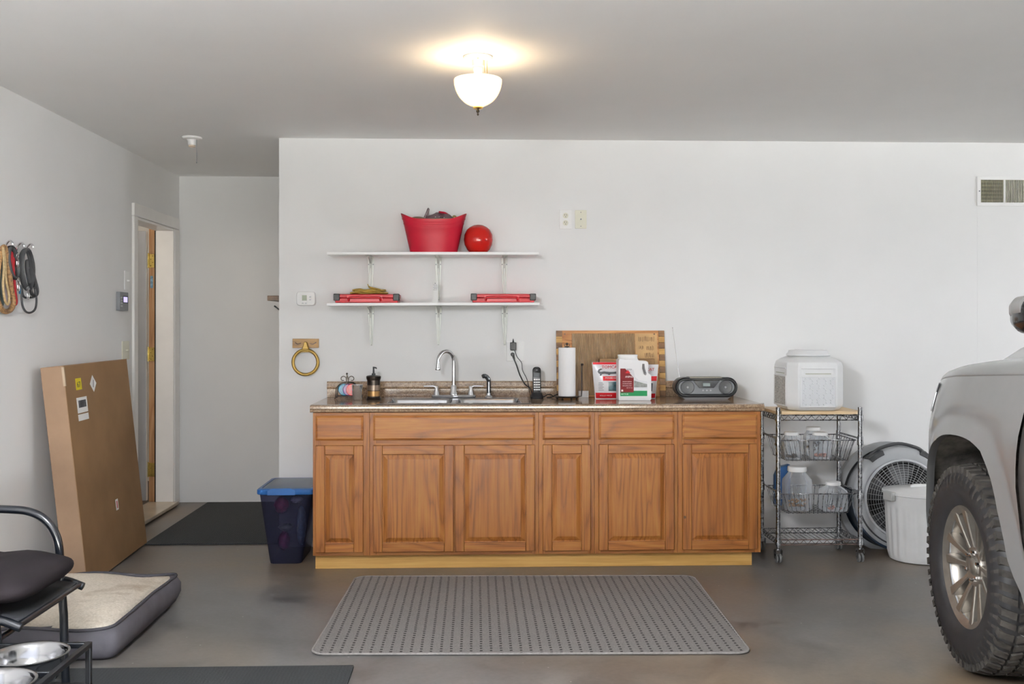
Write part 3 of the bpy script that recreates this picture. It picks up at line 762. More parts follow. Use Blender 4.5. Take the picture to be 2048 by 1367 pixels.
cat_ = [(.14,.74),(.17,.80),(.25,.83),(.30,.81),(.24,.79),(.20,.76),(.24,.74),(.34,.755),(.50,.74),(.66,.74),(.78,.755),(.84,.75),(.86,.78),(.89,.76),(.93,.755),(.98,.77),(.99,.755),(.90,.72),(.86,.69),(.80,.665),(.77,.69),(.66,.685),(.55,.68),(.50,.65),(.46,.675),(.36,.69),(.28,.68),(.24,.63),(.20,.64),(.21,.68),(.18,.69)]
obj('cat_emblem', flat_on(sf, cat_, lift=.007), M['ink'], b, smo=0, label='black leaping cat')
yb = sf(.5, .85)[1]-.008
obj('lettering', text_g('TOMCAT', .026, wallM(x0+.055, yb+.002, zq+h*.83), width=.105), M['bagred'], b, smo=0)
obj('lettering', text_g('MOUSE KILLER', .013, wallM(x0+.075, sf(.5,.56)[1]-.005, zq+h*.555), width=.088), M['white'], b, smo=0)
obj('lettering', text_g('KILLS MICE', .010, wallM(x0+.045, sf(.5,.08)[1]-.005, zq+h*.08), width=.07), M['white'], b, smo=0)
g = G()
for i in range(6): g.box(x0+.035, x0+.060+.006*(i % 2), sf(.25,.35)[1]-.0035, sf(.25,.35)[1]-.003, zq+h*(.44-i*.04), zq+h*(.45-i*.04))
obj('small_print', g, M['ink'], b, smo=0, kind='stuff')
t, b, sf, patch, x0, x1, h = pouch('red and white pouch half hidden behind the right side of the jug', 1258, 1317, -.185, zq+.200, 0)
patch(.35, .98, .52, .66, M['bagred'], 'title_band', lab='red band with rounded end')
patch(.03, .97, .02, .15, M['bagred'], 'bottom_band')
patch(.70, .82, .22, .46, M['ink'], 'picture_block')
obj('lettering', text_g('CAT', .024, wallM(x1-.075, sf(.6,.85)[1]-.006, zq+h*.82), width=.048), M['bagred'], b, smo=0)

# white jug with moulded handle
jx0, jx1 = W(1235,780,-.30).x, W(1300,780,-.30).x
jY0, jY1 = -.345, -.245
jh = .262; W_ = jx1-jx0
j = thing('white_jug', 'white plastic jug with a maroon and green label in front of the bags', 'jug', ((jx0+jx1)/2, -.295, zq))
out = [(.010,0),(.970,0),(1,.03),(1,.53),(.985,.56),(.90,.60),(.905,.66),(.915,.78),(.90,.84),(.84,.865),(.64,.87),(.60,.885),(.60,.905),(0.02,.905),(0.0,.87),(0,.03)]
hole = [(.73,.80),(.79,.80),(.80,.70),(.86,.585),(.835,.555),(.79,.56),(.75,.60),(.72,.70)]
import bmesh
def poly_with_hole(outer, inner, y0, y1, X0_, Z0_, sx_, sz_):
    # simple bridge: outer ccw + inner cw joined by a doubled edge from inner[0] to nearest outer
    o = [(X0_+a*sx_, Z0_+b*sz_) for a, b in outer]; i_ = [(X0_+a*sx_, Z0_+b*sz_) for a, b in inner]
    bm = bmesh.new()
    ov = [bm.verts.new((a, y0, b)) for a, b in o]; iv = [bm.verts.new((a, y0, b)) for a, b in i_]
    for L in (ov, iv):
        for k in range(len(L)): bm.edges.new((L[k], L[(k+1) % len(L)]))
    bmesh.ops.triangle_fill(bm, use_beauty=True, edges=bm.edges[:])
    bmesh.ops.dissolve_limit(bm, angle_limit=.01, verts=bm.verts[:], edges=bm.edges[:])
    r_ = bmesh.ops.extrude_face_region(bm, geom=bm.faces[:])
    for e_ in r_['geom']:
        if isinstance(e_, bmesh.types.BMVert): e_.co.y = y1
    bm.verts.index_update()
    g = G().add([tuple(v.co) for v in bm.verts], [tuple(v.index for v in f.verts) for f in bm.faces]); bm.free(); return g
jug_pl = plain('jug_white', 'e9e9ea', .3, var=.015)
jb = obj('jug_body', poly_with_hole(out, hole, jY0, jY1, jx0, zq, W_, jh), jug_pl, j, bevel=.009, bseg=4, smo=50)
cxj = jx0+W_*.315
obj('cap', G().lathe([(.001, 0), (.056, 0), (.0575, .004), (.0575, .008), (.0555, .010), (.0575, .024), (.056, .027), (.001, .027)], (cxj, -.295, zq+jh*.895), 36), M['white'], j)
yl = jY0-.0007
lab = obj('front_label', G().prism([(jx0+W_*a, zq+jh*b) for a, b in ((.05,.70),(.40,.70),(.46,.66),(.50,.52),(.62,.44),(.87,.42),(.88,.10),(.86,.09),(.06,.09),(.05,.1))], 'y', yl-.0004, yl+.0004), plain('label_white', 'dfe0e3', .3), j)
def lp(pts, m, nm, d_=0, lab_=None): return obj(nm, G().prism([(jx0+W_*a, zq+jh*b) for a, b in pts], 'y', yl-.0009-d_, yl-.0004-d_), m, lab, smo=0, label=lab_)
lp([(.05,.70),(.20,.70),(.30,.62),(.40,.55),(.46,.50),(.46,.18),(.05,.18)], M['maroon'], 'label_panel', 0, 'maroon panel')
lp([(.05,.18),(.46,.18),(.46,.215),(.87,.215),(.87,.10),(.05,.10)], M['green'], 'label_panel', .0002, 'green panel')
lp([(.47,.44),(.55,.42),(.87,.36),(.87,.29),(.47,.29)], plain('label_photo', '6a6d6b', .3, var=.4, sc=90), 'label_photo', .0001)
lp([(.20,.60),(.28,.67),(.36,.60)], M['bagred'], 'label_triangle', .0004)
lp([(.08,.20),(.14,.20),(.135,.24),(.08,.24)], M['paper'], 'label_square', .0004)
for i, (tx_, zz, sz, wd, a) in enumerate((('ANIMAL', .50, .016, .045, .20), ('REPELLENT GRANULES', .405, .007, .052, .12), ('FOR HOME AND GARDEN', .36, .007, .052, .12), ('KEEPS ANIMALS AWAY', .315, .007, .052, .12), ('NET WT 5 LB', .27, .007, .034, .24), ('EASY TO USE', .13, .010, .040, .08))):
    obj('lettering', text_g(tx_, sz, wallM(jx0+W_*a, yl-.0014, zq+jh*zz), width=wd), M['white'], lab, smo=0)
obj('lettering', text_g('VICTOR', .010, wallM(jx0+W_*.24, yl-.0014, zq+jh*.665), width=.030), M['ink'], lab, smo=0)

# radio
rx0, rx1 = W(1350,775,-.27).x, W(1475,775,-.27).x; rw = rx1-rx0
rz0, rz1 = zq+.012, zq+.130
r = thing('portable_radio', 'dark grey portable radio with rounded ends and two speakers, antenna raised', 'radio', ((rx0+rx1)/2, -.22, zq))
def stad(i, z0=rz0, z1=rz1, x0=rx0, x1=rx1): return rrect(x0+i, x1-i, z0+i, z1-i, (z1-z0)/2-i-.0005, 8)
g = G().loft([[(a, y, b) for a, b in stad(i)] for y, i in ((-.255, .012), (-.272, .006), (-.278, .002), (-.268, .0), (-.17, .004), (-.155, .016))])
obj('radio_body', g, plain('radio_charcoal', '38393c', .35, var=.04), r)
obj('radio_base', G().loft([[(a, b, zq) for a, b in rrect(rx0+.055, rx1-.055, -.265, -.165, .01)], [(a, b, zq+.016) for a, b in rrect(rx0+.035, rx1-.035, -.270, -.16, .01)]]), M['lgrey'], r)
yf = -.2725
obj('front_ring', G().loft([[(a, y, b) for a, b in stad(i)] for y, i in ((-.270, .004), (-.281, .008), (-.281, .016), (-.270, .019))], cap=False), M['black'], r)
obj('front_panel', G().prism(stad(.020), 'y', -.2735, -.270), M['grey'], r)
zm = (rz0+rz1)/2
for xs in (rx0+.072, rx1-.072):
    sp = obj('speaker', G().lathe([(.001, -.004), (.020, -.003), (.036, -.006), (.040, -.003), (.040, .002)], (xs, yf-.001, zm), 32, 'y'), plain('speaker_mesh', '3b3d40', .5, var=.2, sc=200), r)
    obj('speaker_cone', G().ball((xs, yf-.006, zm), (.008, .004, .008), 14, 8), M['lgrey'], sp)
obj('control_panel', G().prism([(rx0+.105, rz1-.020), (rx1-.105, rz1-.020), (rx1-.140, zm-.004), (rx0+.140, zm-.004)], 'y', -.2775, -.272), M['blackg'], r, bevel=.001)
obj('display', G().box(rx0+.162, rx1-.162, -.2785, -.2772, zm+.006, zm+.024), plain('lcd_pale', '9aa6a6', .1), r)
obj('top_grille', G().prism([(rx0+.080, rz1+.001), (rx1-.090, rz1+.001), (rx1-.103, rz1-.018), (rx0+.103, rz1-.018)], 'y', -.277, -.20), plain('fine_grille', '8b867c', .4, .5, var=.25, sc=300), r)
for i in range(3): obj('button', G().cyl((rx0+.163+i*.022, -.2735, zm-.018), (rx0+.163+i*.022, -.2775, zm-.018), .005, seg=14), M['lgrey'], r)
a0, a1 = W(1359, 757, -.18), W(1345, 655, -.14)
an = obj('antenna', G().tube([a0, a0.lerp(a1, .35), a0.lerp(a1, .36), a1], [.0022, .0022, .0016, .0013], 8), M['chrome'], r)
obj('antenna_tip', G().ball(a1, .003, 10, 6), M['chrome'], an)
# ================================================================ WALL SHELVES AND WHAT STANDS ON THEM
def shelf(name_label, xa, za0, xb, zb0, t=.016, dep=.2):
    zt0, zt1 = za0, zb0
    g = G().add([(xa,-dep,zt0-t),(xb,-dep,zt1-t),(xb,-.001,zt1-t),(xa,-.001,zt0-t),(xa,-dep,zt0),(xb,-dep,zt1),(xb,-.001,zt1),(xa,-.001,zt0)],
                [(0,3,2,1),(4,5,6,7),(0,1,5,4),(1,2,6,5),(2,3,7,6),(3,0,4,7)])
    t_ = thing('wall_shelf', name_label, 'shelf', ((xa+xb)/2, 0, (zt0+zt1)/2-t), group='white wall shelves over the sink')
    obj('shelf_board', g, M['white_lam'], t_, bevel=.0015)
    return t_
sU = shelf('upper white wall shelf, carrying the red tub and red vase', .014, 1.752, 1.247, 1.755)
sD = shelf('lower white wall shelf, carrying the two flat red cases', .013, 1.456, 1.25, 1.460)
def bracket(par, x, zt, leg, lean=0):
    g = G()
    z0 = zt-.0005
    # tapering wall leg with a raised spine, tapering arm under the board
    g.prism([(x-.019, z0), (x+.019, z0), (x+.0185, z0-.05), (x+.0075+lean, z0-leg), (x-.0055+lean, z0-leg), (x-.0185, z0-.05)], 'y', -.006, -.0008)
    g.prism([(x-.006, z0), (x+.006, z0), (x+.0035+lean, z0-leg+.006), (x-.001+lean, z0-leg+.006)], 'y', -.020, -.006)
    g.prism([(-.002, z0), (-.175, z0), (-.178, z0-.006), (-.16, z0-.010), (-.06, z0-.022), (-.028, z0-.040), (-.014, z0-.09), (-.002, z0-.12)], 'x', x-.006, x+.006)
    g.box(x-.016, x+.016, -.175, -.002, z0-.003, z0)
    b = obj('bracket', g, M['bracket'], par, bevel=.001)
    for dx, dz in ((-.013, -.045), (.014, -.045)): obj('screw', G().cyl((x+dx, -.006, z0+dz), (x+dx, -.0085, z0+dz), .0038, seg=10), M['grey'], b)
    obj('screw', G().cyl((x+.001+lean, -.006, z0-leg+.006), (x+.001+lean, -.0082, z0-leg+.006), .0032, seg=10), M['grey'], b)
for x in (.249, .652, 1.050): bracket(sU, x, 1.7365+.0024*(x/1.2), .262)
for x, ln in ((.249, .002), (.654, -.002), (1.052, 0)): bracket(sD, x, 1.4405+.003*(x/1.2), .236, ln)

# red tub
bc = (.630, -.112); zb = 1.7545
tub = thing('red_tub', 'glossy red oval plastic tub with flared handles on the upper shelf', 'tub', (bc[0], bc[1], zb))
def tubring(v, inset=0, up=0):
    out = []; n = 48
    a0, b0, a1, b1 = .138, .078, .190, .098
    for k in range(n):
        a = 2*math.pi*k/n; ca, sa = math.cos(a), math.sin(a)
        A = a0+(a1-a0)*v**.95-inset; B = b0+(b1-b0)*v-inset
        rimz = .196 + .042*max(0, abs(ca)-.45)**1.6*2.2 - .006*(1-abs(ca))
        ex = 1+.12*max(0, abs(ca)-.8)*max(0, v-.75)*4
        sg = lambda t_, p_: math.copysign(abs(t_)**p_, t_)
        out.append((bc[0]+A*sg(ca, .9)*ex, bc[1]+B*sg(sa, .9), zb+rimz*v+up))
    return out
g = G().loft([tubring(0), tubring(.02), tubring(.10), tubring(.115), tubring(.13)]+[tubring(v) for v in (.3,.5,.7)]+[tubring(.74, -.002), tubring(.77), tubring(.83), tubring(.86, -.0025), tubring(.89), tubring(.95), tubring(1), tubring(1, .004), tubring(.9, .005), tubring(.3, .005), tubring(.05, .005)], cap=False)
g.f.append(tuple(range(48))[::-1])
obj('tub_body', g, M['red'], tub, smo=50)
mb = plain('brown_leather', '3f2e31', .45, var=.15, sc=14, bmp=.2, bsc=60)
bagt = thing('brown_studded_bag', 'dark brown studded leather bag heaped in the red tub', 'bag', (bc[0], bc[1], zb+.12))
g = G().ball((bc[0]+.035, bc[1], zb+.170), (.105, .052, .066), 24, 14)
for i, p_ in enumerate(g.v):
    k = 1+.06*math.sin(p_[0]*90)+.04*math.sin(p_[1]*120+p_[0]*50); g.v[i] = (p_[0], p_[1], zb+.17+(p_[2]-zb-.17)*k)
obj('bag_body', g, mb, bagt, smo=70)
obj('bag_fold', G().ball((bc[0]-.095, bc[1]+.005, zb+.178), (.07, .045, .036), 20, 10), plain('olive_brown_fabric', '5b4a3c', .8, var=.15), bagt, smo=70)
g = G().tube(smooth([(bc[0]-.052, bc[1]-.02, zb+.205), (bc[0]-.040, bc[1]-.02, zb+.232), (bc[0]-.030, bc[1]-.018, zb+.258), (bc[0]-.033, bc[1]-.015, zb+.235), (bc[0]-.034, bc[1]-.01, zb+.205)], 5), .0065, 8)
obj('bag_strap', g, mb, bagt, smo=70)
obj('bag_strap', G().tube(smooth([(bc[0]+.03, bc[1]-.008, zb+.241), (bc[0]+.07, bc[1]-.008, zb+.233), (bc[0]+.105, bc[1]-.008, zb+.208), (bc[0]+.13, bc[1]-.008, zb+.180)], 6), .011, 8, flat=.5), M['red'], bagt, smo=70, label='red strap over the bag')
for xx in (.012, .034, .062): obj('stud', G().ball((bc[0]+xx, bc[1]-.052, zb+.205-.004*(xx > .05)), .0042, 10, 6), M['chrome'], bagt)
obj('green_cloth', G().tube(smooth([(bc[0]-.10, bc[1]-.045, zb+.183), (bc[0]-.03, bc[1]-.062, zb+.186), (bc[0]+.05, bc[1]-.062, zb+.188), (bc[0]+.11, bc[1]-.046, zb+.190)], 6), .012, 8, flat=.8), plain('green_fabric', '6f7a52', .85, var=.1), label='green cloth edge along the front of the red tub', cat='cloth', smo=70)
obj('small_buckle', G().tube(smooth([(bc[0]+.105, bc[1]-.01, zb+.195), (bc[0]+.118, bc[1]-.01, zb+.215), (bc[0]+.130, bc[1]-.01, zb+.210), (bc[0]+.126, bc[1]-.01, zb+.192)], 4), .006, 8), plain('olive_strap', '6b5a30', .6), bagt)
# red vase
vc = W(956, 477, -.115)
obj('round_red_vase', G().lathe([(.001, -.0805), (.050, -.0805), (.066, -.064), (.082, -.034), (.0865, -.004), (.083, .026), (.070, .054), (.052, .070), (.030, .082), (.001, .086)], (vc.x+.002, -.115, 1.7550+.0805), 40), M['redball'], label='round glossy red vase beside the red tub on the upper shelf', cat='vase', smo=70)
# two cases on the lower shelf
def case(label, xa, xb, z0):
    t = thing('red_case', label, 'case', ((xa+xb)/2, -.1, z0), group='flat red cases on the lower shelf')
    w = xb-xa; h = .050
    obj('case_bottom', G().box(xa+.006, xb-.006, -.190, -.015, z0, z0+h*.55), M['redcase'], t, bevel=.004)
    obj('case_lid', G().box(xa, xb, -.192, -.013, z0+h*.56, z0+h), M['redcase'], t, bevel=.004)
    obj('front_recess', G().box(xa+.075, xb-.095, -.1935, -.1905, z0+.004, z0+h-.008), plain('case_red_dark', 'b3202b', .4), t, bevel=.001)
    obj('handle', G().tube(smooth([(xa+.085, -.192, z0+.012), (xa+.088, -.203, z0+.026), (xa+.11, -.206, z0+.030), (xb-.13, -.206, z0+.030), (xb-.108, -.203, z0+.026), (xb-.105, -.192, z0+.012)], 4), .0072, 10), M['redcase'], t, smo=60)
    for x_, s_ in ((xa, 1), (xb, -1)):
        obj('latch', G().box(min(x_-.003*s_, x_+.033*s_), max(x_-.003*s_, x_+.033*s_), -.198, -.150, z0+.012, z0+h+.002), M['black'], t, bevel=.004)
    return t
cA = case('flat red case at the left end of the lower shelf under a yellow strap', .055, .430, 1.4575)
cB = case('flat red case at the right end of the lower shelf, nothing on it', .055, .430, 1.4575) if False else None
cB = copytree(cA, delta=(.797, 0, .0022), label='flat red case at the right end of the lower shelf')
# strap bundle
st = thing('yellow_strap_bundle', 'coiled mustard yellow strap bundle lying on the left red case', 'strap', (.24, -.1, 1.508))
ym = plain('mustard_webbing', '93772a', .7, var=.2, sc=30, bmp=.2, bsc=150)
for i, (dy, dz, r_) in enumerate(((-.06, .009, .0085), (-.04, .010, .009), (-.05, .026, .0085), (-.03, .028, .008), (-.065, .019, .007))):
    k = i*.006
    pts = [(.140+k, dy, 1.509+dz), (.17+k, dy-.004, 1.5095+dz+.003), (.215, dy, 1.508+dz-.001), (.26, dy, 1.5085+dz+.002), (.305-k, dy, 1.508+dz+.003), (.338-k, dy+.004, 1.509+dz*.9)]
    if i < 3: pts += [(.346-k, dy+.03, 1.510+dz), (.31, dy+.045, 1.510+dz), (.20, dy+.045, 1.510+dz), (.146+k, dy+.03, 1.510+dz)]
    obj('strap_loop', G().tube(smooth(pts, 4, closed=i < 3), r_, 8, closed=i < 3, flat=.8), ym, st, smo=70)
obj('strap_end', G().tube(smooth([(.235, -.05, 1.572), (.243, -.052, 1.556), (.262, -.056, 1.548), (.30, -.058, 1.540), (.325, -.06, 1.532)], 4), [.004]*4+[.008]*13, 8, flat=.7), ym, st, smo=70)
# white tag card on the lower shelf
tg = thing('white_tag', 'tall narrow white card standing at the middle of the lower shelf', 'card', (.655, -.19, 1.4595))
xa, xb = W(864.5, 580, -.195).x, W(876.5, 580, -.195).x
tc_ = obj('tag_card', G().prism(rrect(xa, xb, 1.4592, W(870, 562, -.195).z, .003), 'y', -.1965, -.195), M['paper'], tg)
g = G()
for i in range(5): g.box(xa+.006+(i % 2)*.003, xb-.006, -.1970, -.1964, 1.560-i*.007, 1.5625-i*.007)
obj('tag_print', g, M['grey'], tc_, smo=0, kind='stuff')
obj('tag_hole', G().cyl(((xa+xb)/2, -.1964, 1.571), ((xa+xb)/2, -.1971, 1.571), .003, seg=12), M['ink'], tc_)

# ================================================================ ON THE BACK WALL
a, b = W(594, 583, 0), W(632, 611, 0)
t = thing('thermostat', 'white digital thermostat on the wall left of the shelves', 'thermostat', ((a.x+b.x)/2, 0, b.z))
x0, x1, z0, z1 = a.x, b.x, b.z, a.z; xm = (x0+x1)/2
body = obj('thermostat_body', G().loft([[(p, y, q) for p, q in rrect(x0+i, x1-i, z0+i, z1-i, .018)] for y, i in ((-.001, 0), (-.018, 0), (-.024, .003))]), M['white'], t, bevel=.001)
obj('display', G().box(x0+.034, x0+.062, -.0248, -.0240, z0+.030, z0+.062), plain('lcd_olive', '858b78', .2), body)
for dx, dz in ((.082, .052), (.082, .036), (.038, .014), (.056, .014)): obj('button', G().box(x0+dx-.005, x0+dx+.006, -.0262, -.0238, z0+dz-.004, z0+dz+.004), M['lgrey'], body, bevel=.0008)
# plaque and ring
a, b = W(586, 677, 0), W(638, 695, 0)
pq = thing('towel_ring_holder', 'brass-coloured towel ring on a wooden plaque left of the counter', 'towel ring', ((a.x+b.x)/2, 0, a.z-.2))
obj('plaque', G().box(a.x, b.x, -.018, -.001, b.z, a.z), M['plaque'], pq, bevel=.0015)
obj('plaque_carving', G().tube(smooth([(a.x+.016, -.019, (a.z+b.z)/2+.004), (a.x+.03, -.019, (a.z+b.z)/2-.006), (a.x+.05, -.019, (a.z+b.z)/2+.002)], 4), .0028, 6).tube(smooth([(b.x-.05, -.019, (a.z+b.z)/2), (b.x-.035, -.019, (a.z+b.z)/2-.006), (b.x-.014, -.019, (a.z+b.z)/2+.006)], 4), .0028, 6), M['darkwood'], pq, smo=60)
rc = W(611, 724, -.035); rr1, rr0 = .083, .062
g = G(); n = 56; rings = []
pts = []
for k in range(n):
    an_ = 2*math.pi*k/n; pts.append((rc.x+.0735*math.sin(an_), -.036, rc.z+.0735*math.cos(an_)))
g.tube(pts, .0098, 12, closed=True)
obj('ring', g, M['gold'], pq, smo=70)
tp = b.z+.030
obj('ring_neck', G().loft([[(rc.x+u*wd, y, zz) for u, y in ((-1, -.030), (-.8, -.042), (.8, -.042), (1, -.030), (.8, -.022), (-.8, -.022))] for zz, wd in ((tp+.006, .006), (tp+.002, .010), (tp-.02, .016), (tp-.04, .024), (rc.z+.068, .040), (rc.z+.060, .046))]), M['gold'], pq, smo=50, bevel=.002)
# wall plates high on the wall
def z2(name, label, xa, ya, xb, yb, m):
    p0, p1 = W(xa, ya, 0), W(xb, yb, 0); return outlet(name, label, p0.x, p1.x, p1.z, p0.z, m)
t, xc, zc = z2('wall_outlet', 'white duplex wall outlet high on the wall right of the shelves', 1119, 419, 1143, 458, M['white'])
for dz in (.022, -.022):
    s_ = obj('socket', G().cyl((xc, -.0065, zc+dz), (xc, -.0088, zc+dz), .0165, seg=24), M['ivory'], t)
    g = G().box(xc-.007, xc-.0045, -.0094, -.0086, zc+dz, zc+dz+.009).box(xc+.0045, xc+.007, -.0094, -.0086, zc+dz, zc+dz+.008).cyl((xc, -.0094, zc+dz-.007), (xc, -.0086, zc+dz-.007), .0026, seg=8)
    obj('slots', g, M['ink'], s_, smo=0)
t, xc, zc = z2('cable_plate', 'ivory cable jack plate beside the high outlet', 1150, 420, 1173, 457, M['ivory'])
obj('jack', G().cyl((xc, -.006, zc), (xc, -.014, zc), .0045, seg=12), M['grey'], t)
for dz in (.042, -.042): obj('screw', G().cyl((xc, -.006, zc+dz), (xc, -.0075, zc+dz), .003, seg=10), M['grey'], t)
# vent
a, b = W(1953, 353, 0), W(2006, 412, 0)
v = thing('air_vent', 'large white wall air vent high at the right end of the back wall', 'vent', (4.2, 0, b.z))
vx0, vz0, vz1 = a.x, b.z, a.z; xin0 = W(1960, 380, 0).x; xd0, xd1 = W(2005.5, 380, 0).x, W(2009, 380, 0).x; zi0, zi1 = W(1990, 405, 0).z, W(1990, 360, 0).z
vx1 = xd1+(xd0-xin0)*1.0+.16
g = G().box(vx0, vx1, -.012, -.001, vz0, zi0).box(vx0, vx1, -.012, -.001, zi1, vz1).box(vx0, xin0, -.012, -.001, zi0, zi1).box(vx1-.025, vx1, -.012, -.001, zi0, zi1).box(xd0, xd1, -.012, -.001, zi0, zi1)
obj('vent_frame', g, M['white'], v, bevel=.001)
obj('vent_back', G().box(xin0, vx1-.025, -.002, -.0005, zi0, zi1), plain('vent_dark', '17170f', .8), v)
g = G()
for i in range(15):
    x = xin0+(xd0-xin0)*(i+.5)/15; g.box(x-.0016, x+.0016, -.0115, -.005, zi0, zi1)
obj('fin', g, plain('vent_olive', '8f8d76', .5, var=.1), v, smo=0, kind='stuff', label='upright dirty fins of the open half')
for i in range(6):
    z = zi0+(zi1-zi0)*(i+.5)/6
    obj('louver', G().add([(xin0, -.0048, z-.004), (xd0, -.0048, z-.004), (xd0, -.0026, z+.006), (xin0, -.0026, z+.006)], [(0, 1, 2, 3)]), plain('vent_olive2', '8a8872', .5), v, solid=.0012)
g = G(); nn = 26
for i in range(nn):
    x = xd1+(vx1-.025-xd1)*(i+.5)/nn; g.box(x-.0028, x+.0028, -.0115, -.003, zi0, zi1)
obj('fin', g, plain('vent_pale', 'a3a192', .5, var=.08), v, smo=0, kind='stuff', label='close-set upright fins of the right half')
obj('screw', G().cyl((vx0+.012, -.012, (vz0+vz1)/2), (vx0+.012, -.014, (vz0+vz1)/2), .004, seg=10), M['grey'], v)
# dark shelf end seen past the corner, on the alcove's right wall
a = W(537, 591, .9)
sh = thing('alcove_shelf', 'dark wooden shelf end on the alcove wall, just past the corner', 'shelf', (-.42, .9, 1.5))
obj('shelf_board', G().box(a.x, -.300, .86, 1.45, a.z-.035, a.z), M['darkwood'], sh, bevel=.002)
obj('shelf_hook', G().tube([(a.x+.045, .87, a.z-.07), (a.x+.09, .87, a.z-.105), (-.302, .87, a.z-.155)], .005, 6), M['black'], sh)

# ================================================================ CEILING LIGHTS
lx, ly = .887, -1.863
l = thing('ceiling_light', 'lit ceiling light with a frosted glass bowl and pull chain', 'ceiling light', (lx, ly, ZC-.22))
cer = plain('porcelain', 'e9e6df', .3, var=.01)
obj('mount_plate', G().lathe([(.001, 0), (.060, 0), (.061, -.006), (.058, -.011), (.040, -.014), (.026, -.016), (.024, -.040), (.020, -.044), (.001, -.044)], (lx, ly, ZC-.0005), 40), cer, l)
for dy in (-.035, .035): obj('mount_screw', G().cyl((lx, ly+dy, ZC-.013), (lx, ly+dy, ZC-.0165), .0042, seg=10), M['brass'], l)
obj('lamp_socket', G().lathe([(.020, -.044), (.022, -.050), (.017, -.066), (.016, -.07)], (lx, ly, ZC), 24), cer, l)
obj('bulb', G().lathe([(.001, -.145), (.020, -.141), (.029, -.122), (.028, -.108), (.018, -.086), (.0155, -.068), (.001, -.068)], (lx, ly, ZC), 24), emit('bulb_glow', (255, 224, 182), 100.0), l, smo=70)
gm, gn, gl, gb = nt('frosted_bowl_glass')
tr = gn.new('ShaderNodeBsdfTranslucent'); tr.inputs[0].default_value = lin('fff1da')
tp_ = gn.new('ShaderNodeBsdfTransparent'); tp_.inputs[0].default_value = lin('fff4e2')
gb.inputs['Base Color'].default_value = lin('f6ecdb'); gb.inputs['Roughness'].default_value = .25
m1 = gn.new('ShaderNodeMixShader'); m1.inputs[0].default_value = .6; gl.new(gb.outputs[0], m1.inputs[1]); gl.new(tr.outputs[0], m1.inputs[2])
m2 = gn.new('ShaderNodeMixShader'); m2.inputs[0].default_value = .22; gl.new(m1.outputs[0], m2.inputs[1]); gl.new(tp_.outputs[0], m2.inputs[2])
gl.new(m2.outputs[0], gn['Material Output'].inputs[0])
zr_ = ZC-.098; Rb = .1005; Hb = .112
pr = [(Rb*math.cos(R(a_)), -Hb*math.sin(R(a_))) for a_ in range(0, 88, 7)]+[(.006, -Hb)]
obj('glass_bowl', G().lathe([(r_, z__) for r_, z__ in pr]+[(r_-.003 if r_ > .01 else r_-.002, z__+.003) for r_, z__ in pr[::-1]], (lx, ly, zr_), 48), gm, l, smo=70)
fn_ = obj('finial_disc', G().lathe([(.001, -.002), (.020, -.004), (.022, -.008), (.012, -.012), (.001, -.012)], (lx, ly, zr_-Hb+.002), 24), M['brass'], l)
obj('finial', G().lathe([(.004, -.01), (.006, -.014), (.0075, -.020), (.004, -.024), (.003, -.028), (.0048, -.032), (.001, -.037)], (lx, ly, zr_-Hb), 16), M['iron'], fn_)
obj('center_rod', G().cyl((lx+.038, ly, ZC-.016), (lx+.038, ly, zr_-.05), .0014, seg=6), M['brass'], l)
obj('pull_chain', G().tube([(lx+.026, ly-.012, ZC-.018), (lx+.028, ly-.012, ZC-.06), (lx+.028, ly-.012, ZC-.11)], .0012, 6), M['brass'], l)
kx, ky = -.812, -.011
k = thing('porcelain_lampholder', 'white bulbless ceiling lampholder with pull cord near the alcove', 'ceiling light', (kx, ky, ZC-.06))
obj('mount_plate', G().lathe([(.001, 0), (.058, 0), (.059, -.006), (.055, -.011), (.030, -.015), (.024, -.022), (.023, -.048), (.001, -.048)], (kx, ky, ZC-.0005), 36), M['white'], k)
obj('socket_rim', G().lathe([(.019, -.048), (.020, -.058), (.014, -.060), (.013, -.049)], (kx, ky, ZC), 24), plain('tan_ceramic', 'cdbba6', .5), k)
obj('pull_cord', G().cyl((kx+.030, ky-.01, ZC-.016), (kx+.031, ky-.01, ZC-.150), .0013, seg=6), M['grey'], k)
obj('cord_knob', G().ball((kx+.031, ky-.01, ZC-.153), .004, 10, 6), M['grey'], k)

# ================================================================ ON THE LEFT WALL
def lplate(name, label, xa, ya, xb, yb, m, cat='switch', th_=.006):
    p0, p1 = XP(xa, ya, XL), XP(xb, yb, XL)
    y0, y1 = min(p0.y, p1.y), max(p0.y, p1.y); z0, z1 = min(p0.z, p1.z), max(p0.z, p1.z)
    t = thing(name, label, cat, (XL, (y0+y1)/2, z0))
    obj('cover_plate', G().prism(rrect(y0, y1, z0, z1, .004), 'x', XL+.0005, XL+th_), m, t, bevel=.0015)
    return t, y0, y1, z0, z1
t, y0, y1, z0, z1 = lplate('light_switch', 'white switch plate beside the door, above the keypad', 248, 541, 257, 580, M['white'])
obj('toggle', G().box(XL+.006, XL+.022, (y0+y1)/2-.004, (y0+y1)/2+.004, (z0+z1)/2-.006, (z0+z1)/2+.004), M['white'], t, bevel=.001)
t, y0, y1, z0, z1 = lplate('light_switch', 'ivory switch plate beside the door, below the keypad', 243, 682, 257, 718, M['ivory'])
obj('toggle', G().box(XL+.006, XL+.022, (y0+y1)/2-.004, (y0+y1)/2+.004, (z0+z1)/2-.004, (z0+z1)/2+.006), M['ivory'], t, bevel=.001)
t, y0, y1, z0, z1 = lplate('alarm_keypad', 'dark grey alarm keypad with a lit screen on the left wall', 232, 583, 249, 621, M['grey'], 'keypad', .024)
obj('screen', G().box(XL+.0242, XL+.0252, y0+(y1-y0)*.42, y1-(y1-y0)*.12, z0+(z1-z0)*.45, z0+(z1-z0)*.74), emit('screen_glow', (196, 186, 240), .8), t)
